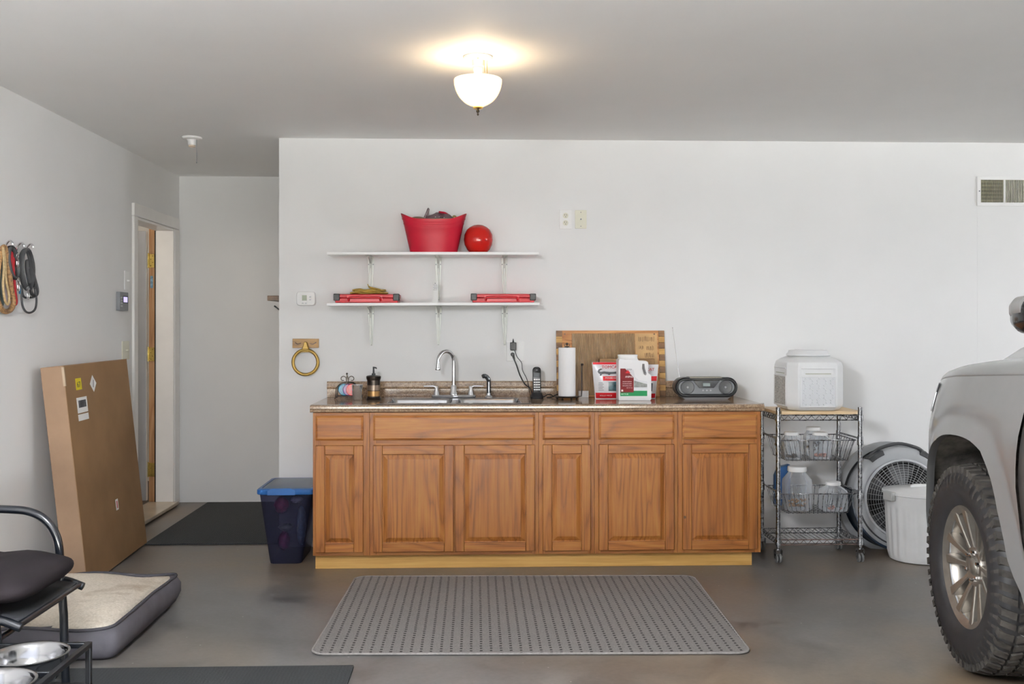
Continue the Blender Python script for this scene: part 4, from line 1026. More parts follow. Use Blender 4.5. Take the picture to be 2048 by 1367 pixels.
obj('screen_bezel', G().box(XL+.0238, XL+.0244, y0+(y1-y0)*.34, y1-(y1-y0)*.05, z0+(z1-z0)*.40, z0+(z1-z0)*.79), M['ink'], t)
for i in range(2):
    for j in range(4): obj('key', G().box(XL+.0238, XL+.026, y0+(y1-y0)*(.08+.13*i), y0+(y1-y0)*(.17+.13*i), z0+(z1-z0)*(.2+.15*j), z0+(z1-z0)*(.28+.15*j)), M['lgrey'], t)
# hooks and leashes
def hook(px, py, label):
    p = XP(px, py, XL+.02)
    g = G().tube(smooth([(XL+.001, p.y, p.z-.03), (XL+.012, p.y, p.z-.022), (XL+.020, p.y, p.z+.002), (XL+.034, p.y, p.z+.016), (XL+.046, p.y, p.z+.008), (XL+.047, p.y, p.z-.002)], 5), [.004]*6+[.0045]*15+[.006]*5, 10)
    t = thing('coat_hook', label, 'hook', (XL, p.y, p.z-.05), group='chrome hooks on the left wall')
    obj('hook_arm', g, M['chrome'], t, smo=70)
    obj('hook_plate', G().box(XL+.0005, XL+.004, p.y-.008, p.y+.008, p.z-.055, p.z-.018), M['chrome'], t, bevel=.001)
    return p
h1 = hook(13, 488, 'chrome hook nearest the left edge, holding the beaded leash')
h2 = hook(36, 492, 'middle chrome hook, holding the red and black harness')
h3 = hook(55, 494, 'chrome hook nearest the door, holding the black leashes')
def xw(px, py, off): q = XP(px, py, XL+off); return (q.x, q.y, q.z)
def leash(name, label, pts, r, m, off=.03, flat=1, closed=False, cat='leash', n=6, seg=8):
    return obj(name, G().tube(smooth([xw(a_, b_, off+(c_[0] if c_ else 0)) for a_, b_, *c_ in pts], n, closed), r, seg, closed=closed, flat=flat), m, label=label, cat=cat, smo=70)
bead = plain('braided_tan_rope', 'a27c52', .5, var=.4, sc=110, bmp=.5, bsc=200, metal=.1)
blk = plain('black_nylon', '232427', .7, var=.15, sc=60, bmp=.2, bsc=200)
rd = plain('red_nylon', 'b0202a', .65, var=.1, sc=60, bmp=.2, bsc=200)
leash('beaded_leash', 'tan sparkly braided leash looped on the left hook', [(9,494), (14,520), (19,550), (23,580), (27,605), (20,620), (8,622), (0,612), (-6,590), (-4,540), (2,505)], .0125, bead, .03, closed=True)
leash('tan_cord_leash', 'thin pale cord leash inside the sparkly braided one', [(6,494), (8,530), (6,570), (10,600), (16,608), (18,590), (12,560), (10,520)], .006, plain('pale_cord', 'b59c72', .6, var=.2, sc=80), .045, closed=True)
leash('green_leash', 'dark green leash at the very left edge behind the sparkly one', [(2,500), (2,530), (3,570), (5,600), (-2,610), (-8,560), (-4,510)], .011, plain('dark_green_nylon', '25302c', .7, var=.15, sc=60), .018, closed=True)
leash('red_leash', 'red flat leash hanging from the middle hook', [(31,500), (27,530), (29,560), (31,585), (33,604), (28,606), (24,580), (22,545), (25,505)], .010, rd, .026, flat=.5, closed=True)
leash('black_harness', 'thick padded black harness over the red leash', [(20,494), (16,510), (19,535), (25,552), (33,556), (36,540), (33,515), (27,498)], .013, blk, .036, flat=.6, closed=True)
leash('black_rope_leash', 'thin black rope leash looping lowest from the right hook', [(53,502), (62,525), (70,555), (76,580), (72,592), (58,595), (47,592), (42,570), (44,605), (50,621), (60,625), (70,618), (73,600), (70,575)], .0052, blk, .040)
leash('black_wide_leash', 'wide flat black leash folded over the right hook', [(52,498), (44,510), (42,535), (46,560), (52,575), (58,578), (64,560), (64,530), (58,505)], .015, blk, .028, flat=.45, closed=True)
leash('black_folded_leash', 'short folded black leash end behind the clips', [(56,520), (66,545), (70,570), (72,588), (64,588), (58,560), (54,535)], .010, blk, .020, flat=.5, closed=True)
def clip(px, py, label):
    q = Vector(xw(px, py, .055)); t = thing('leash_clip', label, 'clip', q, group='silver leash clips')
    obj('clip_ring', G().tube([(q.x, q.y+.010*math.cos(R(a_)), q.z+.020+.010*math.sin(R(a_))) for a_ in range(0, 360, 30)], .0028, 6, closed=True), M['chrome'], t, smo=70)
    obj('clip_gate', G().tube(smooth([(q.x, q.y, q.z+.010), (q.x, q.y+.008, q.z-.004), (q.x, q.y+.008, q.z-.026), (q.x, q.y, q.z-.032), (q.x, q.y-.008, q.z-.024), (q.x, q.y-.008, q.z-.006)], 4), .0032, 6, closed=False), M['chrome'], t, smo=70)
clip(56, 585, 'silver leash clip hanging lowest under the right hook')
clip(37, 568, 'silver leash clip hanging between the red and black leashes')
clip(35, 520, 'silver leash clip on top of the red leash')
q = Vector(xw(39, 580, .05)); obj('blue_tag', G().prism(rrect(q.y-.010, q.y+.010, q.z-.018, q.z+.014, .008), 'x', q.x, q.x+.002), plain('blue_tag', '2c6c8c', .3), label='small blue tag hanging among the leashes', cat='tag')

# ================================================================ LEFT FLOOR AREA
# blue-lidded bin
bt = thing('storage_bin', 'translucent dark blue pet food bin with a bright blue lid beside the cabinets', 'bin', (-.18, -.29, 0))
def rr3(x0, x1, y0, y1, z, r=.03): return [(p, q_, z) for p, q_ in rrect(x0, x1, y0, y1, r, 5)]
bx0, bx1 = W(514, 1000, -.445).x, W(629, 1000, -.445).x-.012
bx1 = -.020; byf, byb = -.455, -.03
mm, n_, l_, b__ = nt('smoky_blue_plastic')
b__.inputs['Base Color'].default_value = lin('33354a'); b__.inputs['Roughness'].default_value = .22
trn = n_.new('ShaderNodeBsdfTransparent'); trn.inputs[0].default_value = lin('a8a8be'); mx_ = n_.new('ShaderNodeMixShader'); mx_.inputs[0].default_value = .36
l_.new(trn.outputs[0], mx_.inputs[1]); l_.new(b__.outputs[0], mx_.inputs[2]); l_.new(mx_.outputs[0], n_['Material Output'].inputs[0])
g = G()
R0 = [(-.268, -.095, -.428, -.08, .0005), (-.272, -.09, -.431, -.075, .02), (bx0+.010, bx1-.012, byf+.012, byb-.008, .385), (bx0+.008, bx1-.010, byf+.010, byb-.006, .392)]
g.loft([rr3(*r_[:4], r_[4]) for r_ in R0], cap=False)
n0 = len(rr3(0, 1, 0, 1, 0)); g.f.append(tuple(range(n0))[::-1])
obj('bin_body', g, mm, bt, smo=50)
bl_ = plain('bright_blue_plastic', '265a98', .3, var=.03)
lidf = obj('lid_rim', G().loft([rr3(bx0, bx1, byf, byb, .388), rr3(bx0-.003, bx1, byf-.003, byb, .392), rr3(bx0-.003, bx1, byf-.003, byb, .414), rr3(bx0+.004, bx1-.006, byf+.004, byb-.006, .420), rr3(bx0+.020, bx1-.018, byf+.022, byb-.02, .420), rr3(bx0+.022, bx1-.020, byf+.024, byb-.022, .412)]), bl_, bt, smo=40)
obj('lid_panel', G().loft([rr3(bx0+.024, bx1-.022, byf+.026, byb-.03, .4125), rr3(bx0+.024, bx1-.022, byf+.026, byb-.03, .419), rr3(bx0+.030, bx1-.028, byf+.034, byb-.036, .422)]), plain('slate_lid', '4c5a6c', .3, var=.03), bt, smo=40)
obj('lid_latch', G().loft([[(x_, y_, z__) for x_, z__ in ((-.275, .386), (-.120, .386), (-.120, .412), (-.15, .424), (-.245, .424), (-.275, .412))] for y_ in (byf-.007, byf+.002)]), bl_, bt, bevel=.002)
for i, (cx_, cz_, rx_, rz_, cc, lb_) in enumerate(((-.215, .315, .042, .045, 'a8345a', 'crumpled magenta bag behind the smoky front of the bin'), (-.13, .345, .035, .016, 'b9b4bc', 'crumpled white bag behind the smoky front of the bin'), (-.20, .115, .035, .05, '8e2a5c', 'dark magenta pouch low inside the bin'), (-.19, .19, .042, .018, '8c8f86', 'pale grey bag in the middle of the bin'), (-.105, .20, .026, .11, '5d7488', 'blue grey bottle at the right inside the bin'))):
    g = G().ball((cx_, -.36, cz_), (rx_, .04, rz_), 16, 10)
    rn = random.Random(i); g.v = [(p[0]+rn.uniform(-.003, .003), p[1]+rn.uniform(-.004, .004), p[2]+rn.uniform(-.004, .004)) for p in g.v]
    obj('crumpled_bag', g, plain('bin_content_%d' % i, cc, .3, var=.2, sc=40), label=lb_, cat='bag', smo=60)

# leaning cardboard carton
A = F(288, 1088); B = F(176, 1178); A.z = B.z = 0; A.x += .018
TT, TB = W(243, 727, A.y), None
ux = (A-B).normalized(); wbx = (A-B).length; Hbx = 1.115
topF = XP(125, 742, 0)  # direction only
# lean: top edge moves toward the left wall
nrm = Vector((ux.y, -ux.x, 0)).normalized()
if nrm.x < 0: nrm = -nrm
lean = R(6.2)
upv = (Vector((0, 0, 1))*math.cos(lean) - nrm*math.sin(lean)); inn = (-nrm*math.cos(lean) - Vector((0, 0, 1))*math.sin(lean))
thk = .112
Bm = Matrix((( ux.x, inn.x, upv.x, B.x), (ux.y, inn.y, upv.y, B.y), (ux.z, inn.z, upv.z, B.z+thk*math.sin(lean)*1.0), (0, 0, 0, 1)))
def bxg(g): return g.xf(Bm)
cb = thing('cardboard_carton', 'large flat cardboard carton leaning against the left wall beside the door', 'box', ((A+B)/2))
obj('carton_front', bxg(G().box(0, wbx, 0, .003, 0, Hbx)), M['card'], cb, bevel=.001)
obj('carton_side', bxg(G().box(-.0005, .003, .0032, thk, 0, Hbx)), M['card2'], cb, bevel=.001, label='paler narrow side')
obj('carton_side', bxg(G().box(wbx-.003, wbx+.0005, .0032, thk, 0, Hbx)), M['card2'], cb, bevel=.001)
obj('carton_back', bxg(G().box(0, wbx, thk-.003, thk, 0, Hbx)), M['card'], cb)
obj('carton_flap', bxg(G().box(-.002, wbx+.001, -.001, thk*.5-.001, Hbx, Hbx+.004)), M['card2'], cb, label='top flap')
obj('carton_flap', bxg(G().box(-.002, wbx+.001, thk*.5+.001, thk, Hbx, Hbx+.004)), M['card2'], cb, label='top flap')
obj('carton_bottom', bxg(G().box(0, wbx, .003, thk-.003, 0, .004)), M['card'], cb)
obj('edge_tape', bxg(G().box(-.0012, .010, -.0012, .010, Hbx-.10, Hbx-.004)), plain('clear_tape', 'c0ab92', .2, var=.1), cb)
def stk(u0, u1, v0, v1, m, nm, lab=None, poly=None):
    poly = poly or [(u0, v0), (u1, v0), (u1, v1), (u0, v1)]
    return obj(nm, bxg(G().prism(poly, 'y', -.0018, -.0004)), m, cb, smo=0, label=lab)
yl_ = stk(.145, .225, .985, 1.045, plain('yellow_sticker', 'e6d20e', .5), 'sticker', 'yellow sticker printed 67')
obj('lettering', bxg(text_g('67', .042, Matrix.Translation((.158, -.0022, .998)) @ Matrix.Rotation(R(90), 4, 'X'), width=.05)), M['ink'], yl_, smo=0)
ws = stk(.13, .28, .865, .945, M['paper'], 'sticker', 'white barcode label')
g = G(); x = .15; rn = random.Random(5)
while x < .26:
    w_ = rn.uniform(.001, .004); g.box(x, x+w_, -.0026, -.0016, .892, .930); x += w_+rn.uniform(.0012, .003)
obj('barcode', bxg(g), M['ink'], ws, smo=0, kind='stuff')
stk(.13, .28, .825, .858, M['paper'], 'sticker', 'white label under the barcode')
dm = stk(0, 0, 0, 0, M['paper'], 'sticker', 'white diamond label', [(.405, .960), (.455, 1.005), (.405, 1.05), (.355, 1.005)])
obj('diamond_print', bxg(G().prism([(.395, .985), (.405, .985), (.418, 1.025), (.408, 1.025)], 'y', -.0026, -.0016)), M['grey'], dm, smo=0)
lw_ = stk(.555, .595, .285, .345, M['paper'], 'sticker', 'small white and red label low on the carton')
obj('red_stripe', bxg(G().box(.568, .580, -.0026, -.0016, .295, .335)), M['bagred'], lw_, smo=0)

# mats and rug
a, b = F(288, 1090), F(395, 1006)
obj('alcove_mat', G().prism(rrect(a.x, -.32, a.y, 1.52, .01), 'z', .0008, .009), M['mat_dark'], label='charcoal floor mat in the alcove in front of the door', cat='mat')
q = F(708, 1333)
obj('front_mat', G().prism(rrect(-1.32, q.x, -3.9, q.y, .01), 'z', .0008, .008), M['mat_grey'], label='slate grey floor mat at the bottom left of the photo', cat='mat')
g = G().prism(rrect(.0, 1.775, .0, 1.25, .06, 6), 'z', .0008, .009)
ang = math.atan2(-.050, 1.76)
g.xf(Matrix.Translation((.214, -2.005, 0)) @ Matrix.Rotation(ang, 4, 'Z'))
rg = thing('rug', 'grey looped rug with rows of dark flecks in front of the cabinets', 'rug', (1.1, -1.4, 0))
obj('rug_field', g, M['rug'], rg)
obj('rug_binding', G().tube([((p[0]), p[1], .006) for p in [tuple(Matrix.Translation((.214, -2.005, 0)) @ Matrix.Rotation(ang, 4, 'Z') @ Vector((x, y, 0))) for x, y in rrect(.0, 1.775, .0, 1.25, .06, 6)]], .0052, 8, closed=True), plain('rug_binding', '8e8a87', .9, var=.1, sc=80), rg, smo=70)

# dog bed
bd0 = thing('dog_bed', 'grey rectangular dog bed with a cream fleece top at the lower left', 'dog bed', (-.9, -1.65, 0))
xl_, xr_, yf_, yb_, hb = -1.335, -.535, -2.065, -1.20, .142
def bump2(x, y): return .010*math.sin(x*9+1)*math.cos(y*7)+.012*math.sin(x*4+y*5)
def bedring(z, out, r=.045):
    pts = rrect(xl_, xr_, yf_, yb_, r, 5)
    fin = []
    for (a, b), (c, d) in zip(pts, pts[1:]+pts[:1]):
        m_ = max(1, int(math.hypot(c-a, d-b)/.05))
        for k in range(m_): fin.append((a+(c-a)*k/m_, b+(d-b)*k/m_))
    w_ = z/hb; xc_, yc_ = (xl_+xr_)/2, (yf_+yb_)/2; kx, ky = 1+2*out/(xr_-xl_), 1+2*out/(yb_-yf_)
    fin = [(xc_+(p-xc_)*kx, yc_+(q_-yc_)*ky) for p, q_ in fin]
    return [(p+.010*math.sin(q_*11+2)*w_*(1 if p > -.6 else 0), q_+.012*math.sin(p*9+1)*w_*(1 if q_ < -2 else .5), z+w_*(.010*math.sin(p*13+1)+.008*math.sin(q_*10))) for p, q_ in fin]
obj('bed_side', G().loft([bedring(.0008, -.035), bedring(.02, -.008), bedring(.06, .008), bedring(.10, .006), bedring(hb-.008, -.012)]), M['bedgrey'], bd0, smo=60)
N_ = 22
def top(u, v):
    x = xl_+.024+(xr_-xl_-.048)*u; y = yf_+.024+(yb_-yf_-.048)*v
    e = min(u, 1-u, v, 1-v); k_ = min(1, e*9)
    # pull the corners in like the rounded side panel
    cx_, cy_ = (xl_+xr_)/2, (yf_+yb_)/2
    cr = max(0, abs(u-.5)*2-.86)*max(0, abs(v-.5)*2-.86)*6
    x = cx_+(x-cx_)*(1-cr*.35); y = cy_+(y-cy_)*(1-cr*.35)
    ed = (1-k_)
    return (x, y, hb-.010+.010*math.sin(x*13+1)*ed+.008*math.sin(y*10)*ed+.016*k_**.6+bump2(x, y)*k_)
obj('fleece_top', G().grid(top, N_, N_), M['fleece'], bd0, smo=80, solid=.01)
obj('piping', G().tube(bedring(hb-.004, -.013), .0068, 8, closed=True), plain('bed_piping', '46454a', .8), bd0, smo=80)

# patio chair
ch = thing('patio_chair', 'black tubular steel armchair with a dark seat cushion at the left edge', 'chair', (-.78, -2.68, 0))
ya, yn = -2.44, -2.93; xf_ = -.52; rt = .0135
def arm(y):
    return smooth([(-1.08, y, .672), (-.95, y, .676), (-.78, y, .672), (-.70, y, .662), (-.645, y, .630), (-.610, y, .575), (-.598, y, .50), (-.595, y, .42)], 5)
for y in (ya, yn):
    obj('armrest', G().tube(arm(y), .0145, 12), M['blacktube'], ch, smo=70)
    obj('front_leg', G().tube([(-.595, y, .43), (-.585, y, .30), (-.582, y, .16), (-.575, y, .0085)], .0145, 12), M['blacktube'], ch, smo=70)
    obj('seat_rail', G().tube(smooth([(-1.05, y+.004, .44), (-.85, y+.004, .425), (-.68, y+.004, .432), (-.58, y+.004, .418), (-.518, y+.004, .395)], 4), .0140, 12), M['blacktube'], ch, smo=70)
    obj('rear_leg', G().tube([(-1.05, y, .44), (-1.12, y, .22), (-1.20, y, .0085)], .0145, 12), M['blacktube'], ch, smo=70)
    obj('back_post', G().tube(smooth([(-1.05, y, .42), (-1.10, y, .60), (-1.16, y, .80), (-1.22, y, .98)], 4), .0145, 12), M['blacktube'], ch, smo=70)
obj('front_bar', G().tube([(-.528, ya, .404), (-.528, yn, .404)], .008, 10), M['blacktube'], ch, smo=70)
obj('cross_bar', G().tube([(-.588, ya, .36), (-.588, yn, .36)], .009, 10), M['blacktube'], ch, smo=70)
obj('sling_seat', G().grid(lambda u, v: (-1.05+.515*u, ya-.01+(yn-ya+.02)*v, .432-.02*u**4-.012*math.sin(math.pi*v)), 10, 6), plain('sling_mesh', '26282c', .7, var=.3, sc=200), ch, solid=.004)
obj('back_sling', G().grid(lambda u, v: (-1.075-.14*u, ya-.01+(yn-ya+.02)*v, .52+.44*u), 6, 6), plain('sling_mesh_back', '26282c', .7, var=.3, sc=200), ch, solid=.004)
def cush(u, v):
    a_, b_ = 2*math.pi*u, math.pi*(v-.5)
    sg = lambda t_, p_: math.copysign(abs(t_)**p_, t_)
    X = sg(math.cos(b_), .45)*sg(math.cos(a_), .45); Y_ = sg(math.cos(b_), .45)*sg(math.sin(a_), .45); Z_ = sg(math.sin(b_), .8)
    x = -.765+.255*X; y = -2.69+.240*Y_
    pin = abs(X)**3*abs(Y_)**3
    return (x+.02*pin*(1 if X > 0 else -1), y, .496+(.050-.022*pin)*Z_ - .004*math.sin(x*30) + (.006 if X < 0 else 0))
obj('seat_cushion', G().grid(cush, 48, 20), M['seat'], label='dark plum seat cushion lying on the patio chair', cat='cushion', smo=80)

# raised feeder with two bowls
fe = thing('feeder_stand', 'black metal raised feeder stand at the bottom left corner', 'stand', (-.44, -3.25, 0))
X1, X0_, Y1, Y0_ = -.272, -.545, -3.035, -3.50
ft = plain('feeder_black', '15181d', .35, .4, var=.1)
def bar(a_, b_, nm, s_=.008):
    a_, b_ = Vector(a_), Vector(b_)
    x0, x1 = sorted((a_.x, b_.x)); y0, y1 = sorted((a_.y, b_.y)); z0, z1 = sorted((a_.z, b_.z))
    obj(nm, G().box(x0-s_, x1+s_, y0-s_, y1+s_, z0-(s_ if z0 > .05 else 0), z1+s_), ft, fe, bevel=.002)
for X in (X0_, X1):
    bar((X, Y0_, .375), (X, Y1, .375), 'top_rail'); bar((X, Y0_, .255), (X, Y1, .255), 'lower_rail')
    for Y in (Y0_, Y1): bar((X, Y, .0085), (X, Y, .365), 'post')
for Y in (Y0_, Y1, -3.285):
    bar((X0_+.009, Y, .375), (X1-.009, Y, .375), 'cross_rail', .0065)
for Y in (Y0_, Y1): bar((X0_+.009, Y, .255), (X1-.009, Y, .255), 'cross_rail', .0065)
obj('end_plate', G().box(X1-.085, X1-.01, Y1-.004, Y1+.003, .365, .383), M['blacktube'], fe)
def bowl(label, cx_, cy_):
    t = thing('feeding_bowl', label, 'bowl', (cx_, cy_, .32), group='stainless bowls in the feeder stand')
    pr = [(.001, -.078), (.060, -.078), (.078, -.066), (.092, -.030), (.096, -.006), (.104, .002), (.1085, .004), (.110, .007), (.107, .009), (.098, .006), (.092, -.004), (.088, -.028), (.074, -.062), (.058, -.074), (.001, -.0745)]
    obj('bowl_shell', G().lathe(pr, (cx_, cy_, .386), 48), M['steel'], t, smo=60)
    return t
bowl('stainless steel feeding bowl further from the camera in the stand', -.392, -3.163)
bowl('stainless steel feeding bowl nearest the camera, cut by the photo corner', -.385, -3.395)
# ================================================================ WIRE CART
cf, cb_ = -.507, -.185
cxs = (2.566, 3.030)
cart = thing('wire_cart', 'chrome wire cart on casters with a wooden top and two wire baskets', 'cart', (2.8, -.35, 0))
bxs = (2.566, 3.026)
for iy, Y in enumerate((cf, cb_)):
    for X in (cxs if iy == 0 else bxs):
        p = obj('post', G().cyl((X, Y, .095), (X, Y, .862), .0125, seg=18).cyl((X, Y, .862), (X, Y, .868), .0132, seg=18), M['wire'], cart)
        obj('post_collar', G().lathe([(.0125, 0), (.0175, .002), (.0155, .034), (.0125, .036)], (X, Y, .79), 16).lathe([(.0125, 0), (.0175, .002), (.0155, .050), (.0125, .052)], (X, Y, .655), 16).lathe([(.0125, 0), (.0175, .002), (.0155, .050), (.0125, .052)], (X, Y, .355), 16).lathe([(.0125, 0), (.0175, .002), (.0155, .034), (.0125, .036)], (X, Y, .098), 16), M['wire'], p, kind='stuff')
        c_ = obj('caster', G().cyl((X, Y, .078), (X, Y, .097), .009, seg=12).cyl((X, Y, .074), (X, Y, .079), .018, seg=16).prism([(Y-.018, .074), (Y+.018, .074), (Y+.008, .022), (Y-.008, .022)], 'x', X-.020, X-.017).prism([(Y-.018, .074), (Y+.018, .074), (Y+.008, .022), (Y-.008, .022)], 'x', X+.017, X+.020), M['wire'], cart)
        for s_ in (-1, 1): obj('caster_wheel', G().cyl((X+s_*.003, Y, .0265), (X+s_*.015, Y, .0265), .0262, seg=24), plain('caster_rubber', '6d6d6c', .5, var=.1), c_, bevel=.004)
Lx0, Lx1 = 2.575, 3.020
poly = [(Lx0+.008, cf-.012), (Lx1-.008, cf-.012), (Lx1-.008, cf+.02), (Lx1+.018, cf+.02), (Lx1+.018, cb_-.02), (Lx1-.008, cb_-.02), (Lx1-.008, cb_+.012), (Lx0+.008, cb_+.012), (Lx0+.008, cb_-.02), (Lx0-.018, cb_-.02), (Lx0-.018, cf+.02), (Lx0+.008, cf+.02)]
obj('wooden_top', G().prism(poly, 'z', .829, .846), M['maple'], cart, bevel=.001)
def truss(Xa, Ya, Xb, Yb, z0, z1, m=None, nm='truss_rail'):
    a_, b_ = Vector((Xa, Ya, 0)), Vector((Xb, Yb, 0)); L = (b_-a_).length; n = max(4, round(L/.045))
    g = G()
    for z in (z0, z1): g.tube([(Xa, Ya, z), (Xb, Yb, z)], .0032, 6)
    pts = []
    for i in range(n*2+1):
        q_ = a_.lerp(b_, i/(n*2)); pts.append((q_.x, q_.y, z0+.002 if i % 2 else z1-.002))
    g.tube(pts, .0022, 5)
    return obj(nm, g, m or M['wire'], cart, smo=60)
for (z0, z1) in ((.796, .824), (.100, .128)):
    truss(cxs[0]+.012, cf, cxs[1]-.012, cf, z0, z1, M['rust'] if z0 < .2 else None); truss(bxs[0]+.012, cb_, bxs[1]-.012, cb_, z0, z1)
    truss(bxs[0], cb_-.012, cxs[0], cf+.012, z0, z1); truss(bxs[1], cb_-.012, cxs[1], cf+.012, z0, z1)
g = G()
for i in range(16):
    x = Lx0+.02+(Lx1-Lx0-.04)*i/15; g.tube([(x, cf+.004, .130), (x, cb_-.004, .130)], .0018, 5)
obj('bottom_shelf_wires', g, M['wire'], cart, smo=60, kind='stuff')
def basket(zr, zb_, par=cart):
    x0, x1 = 2.585, 3.008; y0, y1 = cf+.006, cb_-.008; bx_, by_ = .035, .02
    for X in (cxs[0]+.004, cxs[1]-.004): obj('basket_side_rail', G().tube([(X, cf+.012, zr+.010), (X, cb_-.012, zr+.010)], .0055, 8), M['wire'], par, smo=60)
    g = G().tube([(x0, y0, zr), (x1, y0, zr), (x1, y1, zr), (x0, y1, zr)], .0036, 6, closed=True)
    bk = obj('basket_rim', g, M['wire'], par, smo=60)
    g = G()
    n = 15
    for i in range(n):
        t_ = (i+.5)/n; x = x0+(x1-x0)*t_; xb = x0+bx_+(x1-x0-2*bx_)*t_
        g.tube([(x, y0, zr), (xb, y0+.012, zb_), (xb, y1-.012, zb_), (x, y1, zr)], .0021, 5)
    for i in range(8):
        t_ = (i+.5)/8; y = y0+(y1-y0)*t_; yb = y0+.012+(y1-y0-.024)*t_
        g.tube([(x0, y, zr), (x0+bx_, yb, zb_), (x1-bx_, yb, zb_), (x1, y, zr)], .0019, 5)
    obj('basket_wires', g, M['wire'], bk, smo=60, kind='stuff')
basket(.683, .567); basket(.383, .272)

# container on the cart top
cx0 = 2.650; zc0 = .8465
kx0, kx1, ky0, ky1 = 2.622, 2.945, -.528, -.195
ct = thing('pet_food_container', 'white square-sided pet food container with chamfered corners and screw lid on the cart', 'container', (2.78, -.36, zc0))
def octo(i, z, c_=.052): 
    x0, x1, y0, y1 = kx0+i, kx1-i, ky0+i, ky1-i; c_ = max(c_-i*.2, .01)
    return [(x0+c_, y0, z), (x1-c_, y0, z), (x1, y0+c_, z), (x1, y1-c_, z), (x1-c_, y1, z), (x0+c_, y1, z), (x0, y1-c_, z), (x0, y0+c_, z)]
cm = plain('container_plastic', 'dcdddd', .4, var=.02)
obj('container_body', G().loft([octo(.030, zc0), octo(.016, zc0+.006), octo(.002, zc0+.028), octo(0, zc0+.045), octo(0, zc0+.250), octo(.006, zc0+.272), octo(.030, zc0+.290), octo(.055, zc0+.302), octo(.06, zc0+.304)]), cm, ct, bevel=.004, smo=35)
lcx, lcy = (kx0+kx1)/2, (ky0+ky1)/2
obj('screw_lid', G().lathe([(.001, 0), (.112, 0), (.122, .006), (.122, .012), (.112, .022), (.108, .034), (.085, .037), (.080, .031), (.001, .031)], (lcx, lcy, zc0+.303), 48), cm, ct, smo=40)
obj('lid_grip', G().box(lcx-.075, lcx+.075, lcy-.012, lcy+.012, zc0+.332, zc0+.342), cm, ct, bevel=.004)
# front and left relief panels with hand grips
pn = plain('container_panel', 'd4d6d8', .45, var=.02)
fx0, fx1 = kx0+.068, kx1-.064
def relief(mapf, w, nm_lab, mcol):
    zA, zB = zc0+.030, zc0+.190
    fr = G()
    for a0, a1, b0, b1 in ((-.008, 0, zA-.006, zB+.006), (w, w+.008, zA-.006, zB+.006), (0, w, zA-.008, zA), (0, w, zB, zB+.007)):
        fr.box(a0, a1, -.004, .001, b0, b1)
    pf = obj('panel_frame', mapf(fr), cm, ct, bevel=.0015)
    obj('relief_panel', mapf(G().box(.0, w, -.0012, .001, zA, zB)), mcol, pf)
    bones = G(); rn = random.Random(2)
    cols = max(2, round(w/.038))
    for r_ in range(6):
        for c_ in range(cols):
            cx_, cz_ = w*(c_+.5)/cols, zA+(zB-zA)*(r_+.5)/6; an_ = R(45 if (r_+c_) % 2 else -45)+rn.uniform(-.2, .2)
            ca, sa = math.cos(an_)*.009, math.sin(an_)*.009
            bones.tube([(cx_-ca, -.0018, cz_-sa), (cx_+ca, -.0018, cz_+sa)], .0022, 5)
            for s_ in (-1, 1):
                bones.ball((cx_+s_*ca-sa*.3, -.002, cz_+s_*sa+ca*.3), .0032, 6, 4); bones.ball((cx_+s_*ca+sa*.3, -.002, cz_+s_*sa-ca*.3), .0032, 6, 4)
    obj('bone_relief', mapf(bones), mcol, pf, kind='stuff', smo=60)
    gr = obj('hand_grip', mapf(G().loft([[(x, -.003 if k == 0 else .0, z) for x, z in ((.0+k*.012, zc0+.205+k*.004), (w*.15+k*.012, zc0+.202+k*.004), (w*.85-k*.012, zc0+.202+k*.004), (w-k*.012, zc0+.205+k*.004), (w-k*.012, zc0+.242-k*.010), (k*.012, zc0+.242-k*.010))] for k in (0, 1)], cap=False)), cm, ct, bevel=.001)
    obj('grip_lip', mapf(G().box(0, w, -.005, .001, zc0+.236, zc0+.243)), cm, gr, bevel=.0015)
    obj('grip_pocket_strip', mapf(G().box(w*.12, w*.88, -.0008, .0012, zc0+.206, zc0+.212)), plain('pocket_grey', 'aeb0a2', .6), gr)  # greyer strip along the bottom of the grip
def mf(g): return g.xf(Matrix.Translation((fx0, ky0, 0)))
def ml(g): return g.xf(Matrix.Translation((kx0, ky1-.062, 0)) @ Matrix.Rotation(R(-90), 4, 'Z'))
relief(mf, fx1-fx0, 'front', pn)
relief(ml, (ky1-ky0)-.124, 'left', plain('container_panel_grey', 'a9a6a0', .6, var=.08))  # left panel greyer than the front one

